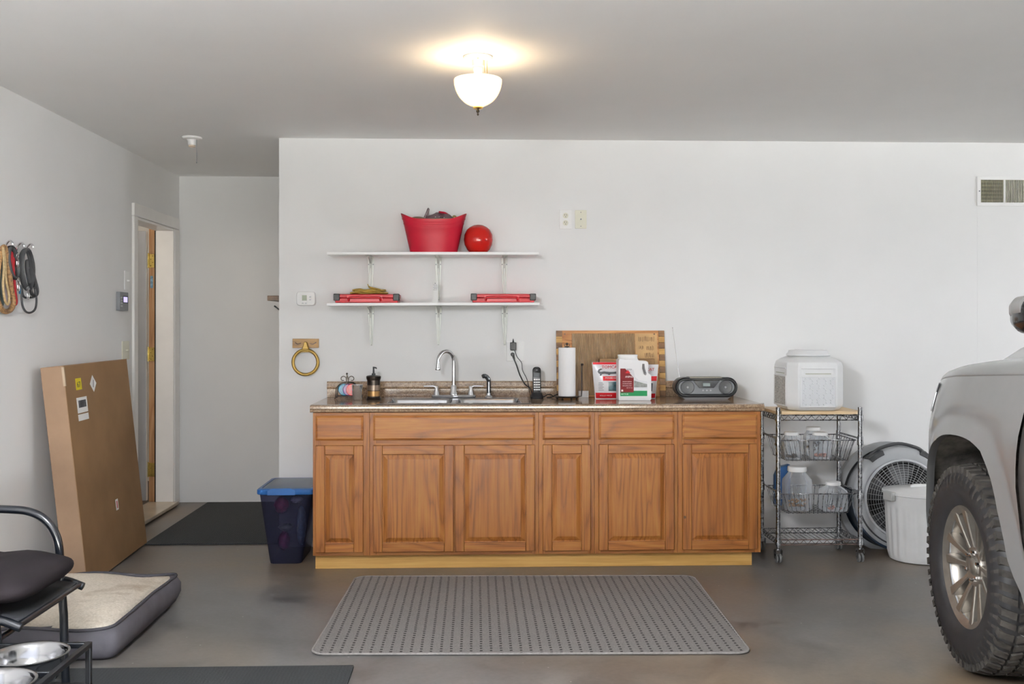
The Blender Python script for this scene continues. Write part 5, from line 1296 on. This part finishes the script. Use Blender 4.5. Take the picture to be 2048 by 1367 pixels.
# jars
def jar(label, x, y, z, rr_, hh, lidr, fill=None, fm=None, sq=True):
    t = thing('storage_jar', label, 'jar', (x, y, z), group='clear jars with white lids on the cart')
    def ring(r, zz):
        return [(p, q_, zz) for p, q_ in rrect(x-r, x+r, y-r, y+r, r*.45 if sq else r*.98, 6)]
    neck = lidr*.93
    def nring(r, zz): return [(p, q_, zz) for p, q_ in rrect(x-r, x+r, y-r, y+r, r*.98, 6)]
    obj('jar_body', G().loft([ring(rr_*.93, z+.0005), ring(rr_, z+.008), ring(rr_, z+hh*.62), ring(rr_*.96, z+hh*.70), nring(neck, z+hh*.86), nring(neck, z+hh*.9)], cap=False), M['clear'], t, smo=60)
    obj('jar_base', G().loft([ring(rr_*.92, z+.0008), ring(rr_*.92, z+.0022)]), M['clear'], t)
    obj('jar_lid', G().lathe([(.001, 0), (lidr, 0), (lidr*1.03, .003), (lidr, hh*.10), (lidr*.94, hh*.115), (.001, hh*.115)], (x, y, z+hh*.885), 32), M['white'], t)
    if fill:
        g = G(); rn = random.Random(int(x*1000))
        for i in range(fill[0]):
            zz = z+.012+fill[1]*rn.random(); px_ = x+rn.uniform(-1, 1)*rr_*.62; py_ = y+rn.uniform(-1, 1)*rr_*.62
            a_ = rn.random()*6.3; l_ = .012; 
            g.tube([(px_-l_*math.cos(a_), py_-l_*math.sin(a_), zz), (px_+l_*math.cos(a_), py_+l_*math.sin(a_), zz+rn.uniform(-.006, .006))], .0055, 6)
        obj('treats', g, fm, t, kind='stuff', smo=60)
j1 = W(1583, 866, -.42); j2 = W(1627, 862, -.28); j3 = W(1642, 870, -.43)
jar('clear jar at the left of the upper basket, crumbs at its bottom', j1.x, -.42, .570, .050, .152, .041, (14, .012), plain('dark_crumbs', '54402f', .8, var=.3, sc=80))
jar('clear jar at the back of the upper basket, dark bones inside', j2.x, -.275, .570, .050, .165, .041, (16, .07), plain('dark_bone', '5a4334', .8, var=.3, sc=60))
jar('clear jar at the front of the upper basket, pink treats inside', j3.x, -.415, .570, .054, .150, .042, (12, .012), M['pinkbits'])
j4 = W(1594, 945, -.37); j5 = W(1668, 975, -.42)
jar('large clear jug in the lower basket with brown biscuits inside', j4.x, -.37, .275, .084, .245, .053, (26, .05), M['biscuit'], sq=False)
jar('smaller clear jar at the right of the lower basket, nearly empty', j5.x, -.405, .275, .070, .162, .042, (5, .004), M['pinkbits'])
q = W(1566, 945, -.27)
obj('blue_scoop', G().loft([[(q.x-.045, y_, z_2) for y_, z_2 in ((-.262, .280), (-.225, .280), (-.225, .45), (-.262, .45))], [(q.x-.02, y_, z_2) for y_, z_2 in ((-.268, .277), (-.219, .277), (-.219, .50), (-.268, .50))], [(q.x+.045, y_, z_2) for y_, z_2 in ((-.268, .277), (-.219, .277), (-.219, .515), (-.268, .515))]]), plain('blue_box_print', '2d5d96', .4, var=.1), label='blue packet behind the large jug in the lower basket', cat='packet', bevel=.004)

# ================================================================ FAN
fc = Vector((3.380, -.215, .306)); Rf = .300
fn = thing('floor_fan', 'large round grey and dark blue floor fan leaning near the white trash can', 'fan', (fc.x, fc.y, 0))
FM = Matrix.Translation(fc) @ Matrix.Rotation(R(-5), 4, 'X')
def fx(g): return g.xf(FM)
fgrey = plain('fan_grey', 'a9abad', .4, var=.04); fnavy = plain('fan_navy', '1d2c3c', .35, var=.05); fdark = plain('fan_charcoal', '3a3b3d', .4, var=.05)
obj('fan_housing', fx(G().lathe([(.232, -.055), (.262, -.062), (.290, -.050), (.300, -.030), (.300, .06), (.288, .085), (.262, .09), (.262, .02), (.232, .0)], (0, 0, 0), 72, 'y')), fgrey, fn, smo=50)
def arc(r0, r1, a0, a1, y0, y1, n=24, dr=0):
    inn_ = [((r0)*math.cos(R(a0+(a1-a0)*i/n)), (r0)*math.sin(R(a0+(a1-a0)*i/n))) for i in range(n+1)]
    out_ = [((r1)*math.cos(R(a1-(a1-a0)*i/n)), (r1)*math.sin(R(a1-(a1-a0)*i/n))) for i in range(n+1)]
    return G().prism(inn_+out_, 'y', y0, y1)
obj('front_ring', fx(G().lathe([(.218, -.060), (.224, -.068), (.232, -.066), (.234, -.058)], (0, 0, 0), 72, 'y')), plain('fan_pale', 'c3c5c8', .35), fn, smo=60)
obj('blue_base', fx(arc(.282, .3055, 168, 318, -.045, .105)), fnavy, fn, bevel=.003, label='dark navy lower cradle')
obj('black_stripe', fx(arc(.268, .276, 188, 312, -.066, -.05)), fdark, fn)
obj('rear_shell', fx(G().lathe([(.300, .05), (.330, .075), (.330, .12), (.26, .14), (.001, .14)], (-.02, 0, 0), 56, 'y')), plain('fan_rear', '8f9193', .45), fn, smo=50)
hd = obj('handle', fx(G().tube(smooth([(.30*math.cos(R(a_))*k_, -.01, .30*math.sin(R(a_))*k_) for a_, k_ in ((128, .99), (120, 1.02), (110, 1.05), (90, 1.07), (70, 1.05), (60, 1.02), (52, .99))], 5), [.013]*6+[.010]*19+[.013]*6, 12)), fdark, fn, smo=60)
obj('handle_mount', fx(arc(.276, .306, 112, 130, -.06, .03)), fdark, fn, bevel=.004)
obj('handle_mount', fx(arc(.276, .306, 50, 68, -.06, .03)), fdark, fn, bevel=.004)
g = G()
for i in range(40):
    a_ = R(9*i); g.tube([(.055*math.cos(a_), -.075, .055*math.sin(a_)), (.14*math.cos(a_), -.078, .14*math.sin(a_)), (.222*math.cos(a_), -.062, .222*math.sin(a_))], .0015, 5)
for k in range(12):
    r_ = .065+.0135*k; yy = -.0785 if r_ < .15 else -.0785+.016*((r_-.14)/.08)**1.5
    g.tube([(r_*math.cos(R(t_)), yy, r_*math.sin(R(t_))) for t_ in range(0, 360, 8)], .0013, 4, closed=True)
obj('grille_wires', fx(g), plain('grille_grey', 'aeb0b2', .35, .5), fn, kind='stuff', smo=60)
obj('grille_cap', fx(G().lathe([(.001, -.086), (.05, -.084), (.058, -.076), (.001, -.074)], (0, 0, 0), 32, 'y')), fgrey, fn)
for i in range(5):
    gb_ = G().grid(lambda u, v: ((.05+.155*u)*math.cos(R(72*i+v*46-8*u)), -.03+.045*v, (.05+.155*u)*math.sin(R(72*i+v*46-8*u))), 6, 6)
    obj('blade', fx(gb_), plain('fan_blade', '4a4b4d', .4), fn, smo=60, solid=.003)
obj('motor', fx(G().cyl((0, -.02, 0), (0, .08, 0), .055, seg=24)), fdark, fn, bevel=.004)
obj('rear_grille', fx(G().lathe([(.23, .03), (.10, .05), (.001, .05)], (0, 0, 0), 48, 'y')), plain('fan_dark_back', '1c1a18', .7), fn, smo=60)

# ================================================================ TRASH CAN
tcx, tcy = W(1843, 1000, -.47).x, -.445
tc = thing('trash_can', 'white ribbed trash can with a lid and grey side handle beside the fan', 'trash can', (tcx, tcy, 0))
tm_ = plain('can_white', 'dddddc', .38, var=.03)
def canring(r, z, rib=0, n=144):
    return [(tcx+(r+rib*(.5+.5*math.cos(24*2*math.pi*k/n)))*math.cos(2*math.pi*k/n), tcy+(r+rib*(.5+.5*math.cos(24*2*math.pi*k/n)))*math.sin(2*math.pi*k/n), z) for k in range(n)]
obj('can_body', G().loft([canring(.150, .0005), canring(.162, .006), canring(.165, .02, .002), canring(.1685, .05, .006), canring(.181, .29, .007), canring(.186, .305, .001), canring(.189, .315), canring(.193, .372), canring(.198, .374), canring(.198, .380)]), tm_, tc, smo=35)
obj('can_lid', G().lathe([(.001, .410), (.060, .410), (.068, .405), (.120, .405), (.128, .400), (.160, .399), (.170, .394), (.196, .392), (.203, .388), (.203, .376), (.199, .374)], (tcx, tcy, 0), 64), tm_, tc, smo=35)
obj('lid_handle', G().tube(smooth([(tcx-.05, tcy, .406), (tcx-.035, tcy, .416), (tcx+.035, tcy, .416), (tcx+.05, tcy, .406)], 4), .010, 10), tm_, tc, smo=60)
for a_ in (197, 17):
    ca, sa = math.cos(R(a_)), math.sin(R(a_))
    hh_ = G().loft([[(tcx+ca*r_-sa*w_, tcy+sa*r_+ca*w_, z) for w_, z in ((-.035, .345), (.035, .345), (.038, .395), (-.038, .395))] for r_ in (.192, .218, .224)])
    obj('side_handle', hh_, plain('can_handle_grey', 'b2b2b0', .45), tc, bevel=.008, bseg=3)

# ================================================================ PICKUP TRUCK
XC = 3.70
tk = thing('pickup_truck', 'silver pickup truck parked nose to the wall at the right edge', 'truck', (XC, -4.2, 0))
def xb(y):
    t_ = max(0, y+2.30); return 2.69+.42*t_**1.6
def zs(y):
    P_ = [(-1.30, 1.03), (-1.6, 1.068), (-1.9, 1.098), (-2.2, 1.125), (-2.8, 1.160), (-3.5, 1.19), (-5, 1.20), (-7.2, 1.20)]
    for (a_, za), (b_, zb2) in zip(P_, P_[1:]):
        if y >= b_: return za+(zb2-za)*(min(y, a_)-a_)/(b_-a_)
    return 1.2
def SX(y, z):
    t_ = (z-.85)/(zs(y)-.85) if z > .85 else 0
    x = xb(y)+.055*max(0, t_)**1.6
    if z < .55: x += .10*((.55-z)/.4)**1.8
    return x
def ray_poly(c, a, poly):
    dx, dz = math.cos(a), math.sin(a); best = 9
    for (y0, z0), (y1, z1) in zip(poly, poly[1:]+poly[:1]):
        ex, ez = y1-y0, z1-z0; den = dx*ez-dz*ex
        if abs(den) < 1e-9: continue
        t_ = ((y0-c[0])*ez-(z0-c[1])*ex)/den; s_ = ((y0-c[0])*dz-(z0-c[1])*dx)/den
        if t_ > 0 and -1e-6 <= s_ <= 1+1e-6: best = min(best, t_)
    return best
AT = [(-30, .49), (-10, .462), (0, .456), (30, .475), (45, .490), (60, .492), (74, .492), (87, .508), (96, .518), (110, .540), (119, .549), (130, .522), (143, .482), (151, .473), (163, .469), (170, .490), (176, .52), (186, .53), (215, .53)]
def arad(d_):
    for (a_, ra), (b_, rb) in zip(AT, AT[1:]):
        if d_ <= b_: return ra+(rb-ra)*(d_-a_)/(b_-a_)
    return AT[-1][1]
def arch_panel(C, poly, a0, a1, mirror=False):
    angs = list(range(a0, a1+1, 3))
    for y, z in poly:
        d_ = math.degrees(math.atan2(z-C[1], y-C[0])) % 360
        if d_ > 270: d_ -= 360
        if a0 < d_ < a1: angs.append(d_)
    angs = sorted(set(angs)); ns = 12; rings = []
    for k in range(-3, ns+1):
        ring = []
        for d_ in angs:
            a_ = R(d_); r0 = arad(d_); r1 = ray_poly(C, a_, poly)
            if k < 0:     # lip returning inward
                dep = (.018, .055, .06)[k+3] if False else {-3: .034, -2: .020, -1: .004}[k]
                r_ = r0+(.004 if k == -3 else 0); y, z = C[0]+r_*math.cos(a_), C[1]+r_*math.sin(a_)
                x = SX(y, z)-.012+dep
            else:
                s_ = (k/ns)**1.15; r_ = r0+(r1-r0)*s_; y, z = C[0]+r_*math.cos(a_), C[1]+r_*math.sin(a_)
                z = min(z, zs(y)); fl = (r_-r0)
                x = SX(y, z)-.012*max(0, 1-fl/.055)+.006*max(0, 1-abs(fl-.075)/.02)
            ring.append(((2*XC-x) if mirror else x, y, z))
        rings.append(ring)
    return G().loft(rings, cap=False, closed=False)
CW = (-2.27, .395)
topf = [(y, zs(y)) for y in (-1.30, -1.45, -1.6, -1.9, -2.2, -2.5, -2.775)]
fpoly = [(-1.30, .39)]+topf+[(-2.752, .95), (-2.752, .78), (-2.79, .60), (-2.90, .40), (-2.96, .28), (-1.6, .28), (-1.6, .39)]
for mi in (False, True):
    obj('front_fender', arch_panel(CW, fpoly, -4, 196, mi), M['paint'], tk, smo=50)
    mxf = (lambda x: 2*XC-x) if mi else (lambda x: x)
    # dark lower valance ahead of the wheel
    obj('lower_valance', G().grid(lambda u, v: (mxf(SX(-1.805+.5*u, .385-.19*v)+.01), -1.805-.06*v*(1-u)+.5*u, .388-.20*v), 8, 3), M['rubber'], tk, smo=50, solid=.012)
    # door and rear quarter
    def dgrid(ya_, yb2, n=10, off=0, low=.30):
        def f_(u, v):
            y0_ = ya_
            z = low+(zs(ya_)-low)*v
            se = {True: 0}.get(ya_ < -3, 0)
            if ya_ > -2.8:
                pts_ = [(.28, -2.96), (.40, -2.90), (.60, -2.79), (.78, -2.752), (.95, -2.752), (1.165, -2.775)]
                for (za, yA), (zb3, yB) in zip(pts_, pts_[1:]):
                    if z <= zb3+1e-6: y0_ = yA+(yB-yA)*(z-za)/(zb3-za) - .006; break
            y = y0_+(yb2-y0_)*u; z2_ = low+(zs(y)-low)*v
            return (mxf(SX(y, z2_)+off+(.008 if u == 0 else 0)), y, z2_)
        return G().grid(f_, n, 14)
    dr_ = obj('front_door', dgrid(-2.778, -3.90), M['paint'], tk, smo=50, solid=.004)
    obj('door_handle', G().tube([(mxf(2.685), -3.62, 1.06), (mxf(2.665), -3.65, 1.065), (mxf(2.665), -3.76, 1.065), (mxf(2.685), -3.79, 1.06)], .011, 8), M['paint'], dr_)
    obj('rear_door', dgrid(-3.908, -4.78), M['paint'], tk, smo=50, solid=.004)
    CR = (-5.92, .395)
    bpoly = [(-4.79, .30), (-4.79, 1.20), (-7.12, 1.20), (-7.12, .45), (-6.5, .30)]
    obj('bed_side', arch_panel(CR, bpoly, -8, 188, mi), M['paint'], tk, smo=50)
# hood and nose
prof = [(0, 0), (.010, .016), (.030, .032), (.075, .048), (.16, .060), (.27, .072), (.34, .112), (.43, .160), (.62, .178), (.80, .184)]
def hood(u, v):
    y = -1.30+(-2.78+1.30)*v
    k = u*2*(len(prof)-1); 
    side = u > .5; kk = (len(prof)-1)*2*(1-u) if side else k
    i = min(int(kk), len(prof)-2); f_ = kk-i
    dx = prof[i][0]+(prof[i+1][0]-prof[i][0])*f_; dz = prof[i][1]+(prof[i+1][1]-prof[i][1])*f_
    x0 = SX(y, zs(y)); half = XC-x0; dx = dx/.80*half if dx > .3 else dx*(min(1, half/.9))
    if dx > half: dx = half
    z = zs(y)+dz*(1-.35*max(0, (y+1.55)/.25)**2)
    x = x0+dx
    return ((2*XC-x) if side else x, y, z)
obj('hood', G().grid(hood, 36, 20), M['paint'], tk, smo=60, solid=.004)
obj('nose_panel', G().grid(lambda u, v: (XC+(u-.5)*2*(XC-SX(-1.30, .39+.64*v)), -1.30+.05*(1-(2*u-1)**2), .39+(zs(-1.30)+.06*(1-(2*u-1)**2)-.39)*v), 12, 8), M['paint'], tk, smo=60, solid=.004)
obj('grille', G().box(XC-.42, XC+.42, -1.262, -1.235, .72, .98), M['black'], tk, bevel=.01)
for i in range(4): obj('grille_bar', G().box(XC-.40, XC+.40, -1.240, -1.225, .745+i*.065, .765+i*.065), M['chrome'], tk, bevel=.004)
obj('front_bumper', G().loft([[(XC-.60, y_, z__) for y_, z__ in ((-1.34, .42), (-1.26, .42), (-1.26, .66), (-1.34, .66))], [(XC-.3, y_, z__) for y_, z__ in ((-1.26, .40), (-1.17, .42), (-1.17, .64), (-1.26, .66))], [(XC+.3, y_, z__) for y_, z__ in ((-1.26, .40), (-1.17, .42), (-1.17, .64), (-1.26, .66))], [(XC+.60, y_, z__) for y_, z__ in ((-1.34, .42), (-1.26, .42), (-1.26, .66), (-1.34, .66))]]), M['chrome'], tk, bevel=.01)
# headlamp edge just seen at the fender corner
for s_ in (1, -1):
    hl = G()
    for zz in (1.035, 1.075):
        pass
    def hlg(u, v):
        y = -1.36-.50*u; z = .93+(zs(y)-.008-.93)*v*(1-.0*u); z = .93+.03*u+(zs(y)-.012-.93-.03*u)*v
        x = SX(y, z)-.004; return (x if s_ == 1 else 2*XC-x, y, z)
    hb_ = obj('headlamp', G().grid(hlg, 10, 6), plain('headlamp_lens', 'b5b8ba', .12, .4), tk, smo=60, solid=.004)
yh = -1.885
obj('marker_lamp', G().grid(lambda u, v: (SX(-1.875-.028*u, 1.045+.035*v)-.006, -1.875-.028*u, 1.045+.035*v), 3, 4), M['ink'], tk, solid=.003, label='small black and clear marker at the fender corner')
obj('wheel_liner', G().grid(lambda u, v: (SX(CW[0]+(.512+.03*math.sin(math.pi*u))*math.cos(R(-14+208*u)), .6)+.022+.46*v, CW[0]+(.512+.03*math.sin(math.pi*u))*math.cos(R(-14+208*u)), CW[1]+(.512+.03*math.sin(math.pi*u))*math.sin(R(-14+208*u))), 36, 6), M['liner'], tk, smo=60, solid=.005)
obj('wheel_liner', G().grid(lambda u, v: (2*XC-(SX(CW[0]+(.512+.03*math.sin(math.pi*u))*math.cos(R(-14+208*u)), .6)+.022+.46*v), CW[0]+(.512+.03*math.sin(math.pi*u))*math.cos(R(-14+208*u)), CW[1]+(.512+.03*math.sin(math.pi*u))*math.sin(R(-14+208*u))), 36, 6), M['liner'], tk, smo=60, solid=.005)
obj('chassis', G().box(XC-.42, XC+.42, -7.0, -1.4, .36, .60), M['rubber'], tk, bevel=.02)
# cab
def cabsec(z, y0, y1, ins): return [(2.745+ins, y0, z), (2*XC-2.745-ins, y0, z), (2*XC-2.745-ins, y1, z), (2.745+ins, y1, z)]
obj('cab_glass', G().loft([cabsec(1.19, -2.86, -4.72, .02), cabsec(1.50, -3.25, -4.70, .07), cabsec(1.80, -3.62, -4.66, .15)]), M['wglass'], tk, smo=0)
obj('roof_panel', G().loft([cabsec(1.785, -3.60, -4.70, .13), cabsec(1.84, -3.70, -4.66, .18), cabsec(1.87, -3.95, -4.5, .35)]), M['paint'], tk, smo=50, bevel=.01)
for mi in (False, True):
    mxf = (lambda x: 2*XC-x) if mi else (lambda x: x)
    for (a_, b_, w_, nm) in (((2.745, -2.84, 1.175), (2.868, -3.62, 1.80), .028, 'windshield_pillar'), ((2.742, -3.90, 1.175), (2.87, -3.95, 1.80), .03, 'door_pillar'), ((2.742, -4.72, 1.175), (2.87, -4.66, 1.80), .05, 'rear_pillar')):
        obj(nm, G().tube([(mxf(a_[0]), a_[1], a_[2]), (mxf((a_[0]+b_[0])/2-.02), (a_[1]+b_[1])/2, (a_[2]+b_[2])/2), (mxf(b_[0]), b_[1], b_[2])], w_, 8), M['paint'], tk, smo=60)
    obj('belt_molding', G().tube([(mxf(2.735), -2.86, 1.172), (mxf(2.735), -4.72, 1.205)], .012, 6), M['black'], tk)
obj('cowl', G().grid(lambda u, v: (2.80+1.80*u, -2.70-.20*v, 1.18+.06*math.sin(math.pi*u)+.02*v), 10, 3), M['black'], tk, solid=.004)
obj('cargo_bed', G().box(2.76, 2*XC-2.76, -7.10, -4.80, .60, .66).box(2.76, 2*XC-2.76, -4.84, -4.80, .66, 1.19).box(2.76, 2*XC-2.76, -7.12, -7.07, .50, 1.19), M['paint'], tk)
# mirror: arm, black housing, silver cap, glass facing back
def mirror(mi):
    mxf = (lambda x: 2*XC-x) if mi else (lambda x: x)
    f_ = lambda pts_: [(mxf(x), y, z) for x, y, z in pts_]
    x0, x1 = 2.545, 2.72; zc_ = 1.354; mh = .061
    def sec(y, i, k=0): return f_([(x, y, z) for x, z in rrect(x0+i, x1-i*.2, zc_-mh+i*.8, zc_+mh-i*.8, .045-min(i, .03)*.6, 5)])
    hs_ = obj('mirror_housing', G().loft([sec(-3.075, .004), sec(-3.06, 0), sec(-2.99, .006), sec(-2.94, .025), sec(-2.925, .05)]), M['blackg'], tk, smo=60)
    obj('mirror_cap', G().loft([f_([(x, y, z) for x, z in rrect(x0+i-.002, x1-i*.2, zc_-.008, zc_+mh+.002-i*.8, .03-min(i, .03)*.5, 5)]) for y, i in ((-3.045, .0), (-2.99, .004), (-2.94, .023), (-2.923, .05))]), plain('mirror_cap_silver', '8d8c8a', .35, .4), hs_, smo=60)
    obj('mirror_glass', G().prism([(mxf(x), z) for x, z in rrect(x0+.022, x1-.012, zc_-mh+.018, zc_+mh-.012, .03, 5)], 'y', -3.0775, -3.0745), plain('mirror_glass', '8fa8a4', .03, 1, var=0), hs_)
    obj('mirror_arm', G().loft([f_([(2.60, -3.02, 1.30), (2.60, -2.97, 1.30), (2.60, -2.97, 1.33), (2.60, -3.02, 1.33)]), f_([(2.745, -3.02, 1.20), (2.745, -2.94, 1.20), (2.745, -2.94, 1.25), (2.745, -3.02, 1.25)])]), M['blackg'], hs_, bevel=.004)
mirror(False); mirror(True)

# wheel (built once, copied to the other three hubs)
def rot_x(pts2, x0, x1):  # polygon in (y,z) -> prism along x
    return G().prism(pts2, 'x', x0, x1)
wc = Vector((2.873, -2.27, .396))
whl = obj('wheel', G().lathe([(.205, -.10), (.232, -.116), (.236, -.110), (.214, -.092), (.200, -.06), (.196, .06), (.232, .11)], (0, 0, 0), 72, 'x'), M['alloy'], None, smo=50, org=(0, 0, 0))
ORG['wheel'] = Vector((0, 0, 0))
tp_ = [(.230, -.112), (.238, -.122), (.262, -.130), (.300, -.137), (.338, -.134), (.362, -.124), (.380, -.112), (.3855, -.095), (.3865, 0), (.3855, .095), (.380, .112), (.362, .124), (.300, .137), (.262, .130), (.235, .115)]
ti = obj('tire', G().lathe(tp_, (0, 0, 0), 120, 'x'), M['tirem'], whl, smo=50)
g = G(); n = 54
for i in range(n):
    for (x0, x1, sk, r0, r1, da) in ((-.128, -.078, .35, .374, .3945, 0), (-.066, -.030, -.3, .384, .3955, .5), (-.020, .020, .4, .384, .3955, 0), (.030, .066, -.3, .384, .3955, .5), (.078, .128, .35, .374, .3945, 0)):
        a0 = 2*math.pi*(i+da)/n; w_ = 2*math.pi/n*(.66 if i % 2 else .56)
        vs = []
        for rr_, sh_ in ((r0-.006, 1.0), (r1, .92)):
            for xx, aa in ((x0, a0), (x1, a0+sk*2*math.pi/n), (x1, a0+sk*2*math.pi/n+w_*sh_), (x0, a0+w_*sh_)):
                rq = rr_-(.010 if abs(xx) > .12 else 0)
                vs.append((xx, rq*math.cos(aa), rq*math.sin(aa)))
        g.add(vs, [(0, 1, 2, 3), (4, 5, 6, 7), (0, 1, 5, 4), (1, 2, 6, 5), (2, 3, 7, 6), (3, 0, 4, 7)])
    # side biters on the outer shoulder
    a0 = 2*math.pi*i/n; w_ = 2*math.pi/n*.36
    for s_ in (-1, 1):
        vs = []
        for k_, (rr_, xx, sh_) in enumerate(((.372, .118, 0), (.340, .1335, .012), (.318, .137, .030))):
            for aa in (a0+sh_, a0+sh_+w_*(1-.2*k_)):
                vs.append((s_*(xx+.0035), rr_*math.cos(aa), rr_*math.sin(aa)))
        g.add(vs, [(0, 1, 3, 2), (2, 3, 5, 4)])
obj('tread_blocks', g, M['tiredust'], ti, smo=0, kind='stuff')
obj('rim_barrel', G().lathe([(.214, -.095), (.205, -.05), (.198, .02), (.19, .06), (.06, .06)], (0, 0, 0), 60, 'x'), M['alloyw'], whl, smo=50)
obj('brake_disc', G().lathe([(.001, -.005), (.15, -.005), (.15, .02), (.001, .02)], (0, 0, 0), 40, 'x'), M['rubber'], whl)
obj('hub', G().lathe([(.001, -.078), (.036, -.080), (.040, -.074), (.060, -.082), (.074, -.080), (.080, -.066), (.080, -.01)], (0, 0, 0), 48, 'x'), M['alloy'], whl, smo=40)
obj('center_cap', G().lathe([(.001, -.092), (.024, -.090), (.032, -.082), (.033, -.074)], (0, 0, 0), 32, 'x'), M['alloy'], whl, smo=50)
for i in range(6):
    c0 = R(60*i)
    for s_ in (-1, 1):
        def P3(r_, off, x): return (x, r_*math.cos(c0)-off*math.sin(c0)*s_, r_*math.sin(c0)+off*math.cos(c0)*s_)
        w0 = [(.062, .006, .030), (.105, .014, .036), (.165, .021, .053), (.220, .027, .071)]
        g = G(); rings = []
        for (r_, o0, o1), xf2, xk in zip(w0, (-.078, -.086, -.098, -.108), (-.050, -.052, -.060, -.078)):
            rings.append([P3(r_, o0, xf2+.004), P3(r_, o0+.004, xf2), P3(r_, o1-.004, xf2), P3(r_, o1, xf2+.004), P3(r_, o1+.003, xk), P3(r_, o0-.002, xk)])
        obj('spoke', g.loft(rings), M['alloy'], whl, smo=30)
    a_ = c0+R(30)
    obj('lug_nut', G().lathe([(.001, -.094), (.008, -.092), (.0105, -.080), (.013, -.070)], (0, .056*math.cos(a_), .056*math.sin(a_)), 6, 'x'), M['chrome'], whl)
whl.parent = tk
WL = wc-Vector((XC, -4.2, 0))
whl.location = WL; whl.rotation_euler = (R(8), 0, R(-6))
kids = [o for o in col.objects if o.parent == whl]
def wcopy(loc, rot):
    c = whl.copy(); col.objects.link(c); c.location = loc; c.rotation_euler = rot
    for k_ in kids:
        d_ = k_.copy(); col.objects.link(d_); d_.parent = c
        for e_ in [o for o in col.objects if o.parent == k_ and o is not d_]:
            f_ = e_.copy(); col.objects.link(f_); f_.parent = d_
wcopy((2*XC-wc.x-XC, WL.y, .396), (R(20), 0, R(174)))
wcopy((WL.x, -5.92+4.2, .396), (R(40), 0, 0))
wcopy((-WL.x, -5.92+4.2, .396), (R(11), 0, R(180)))
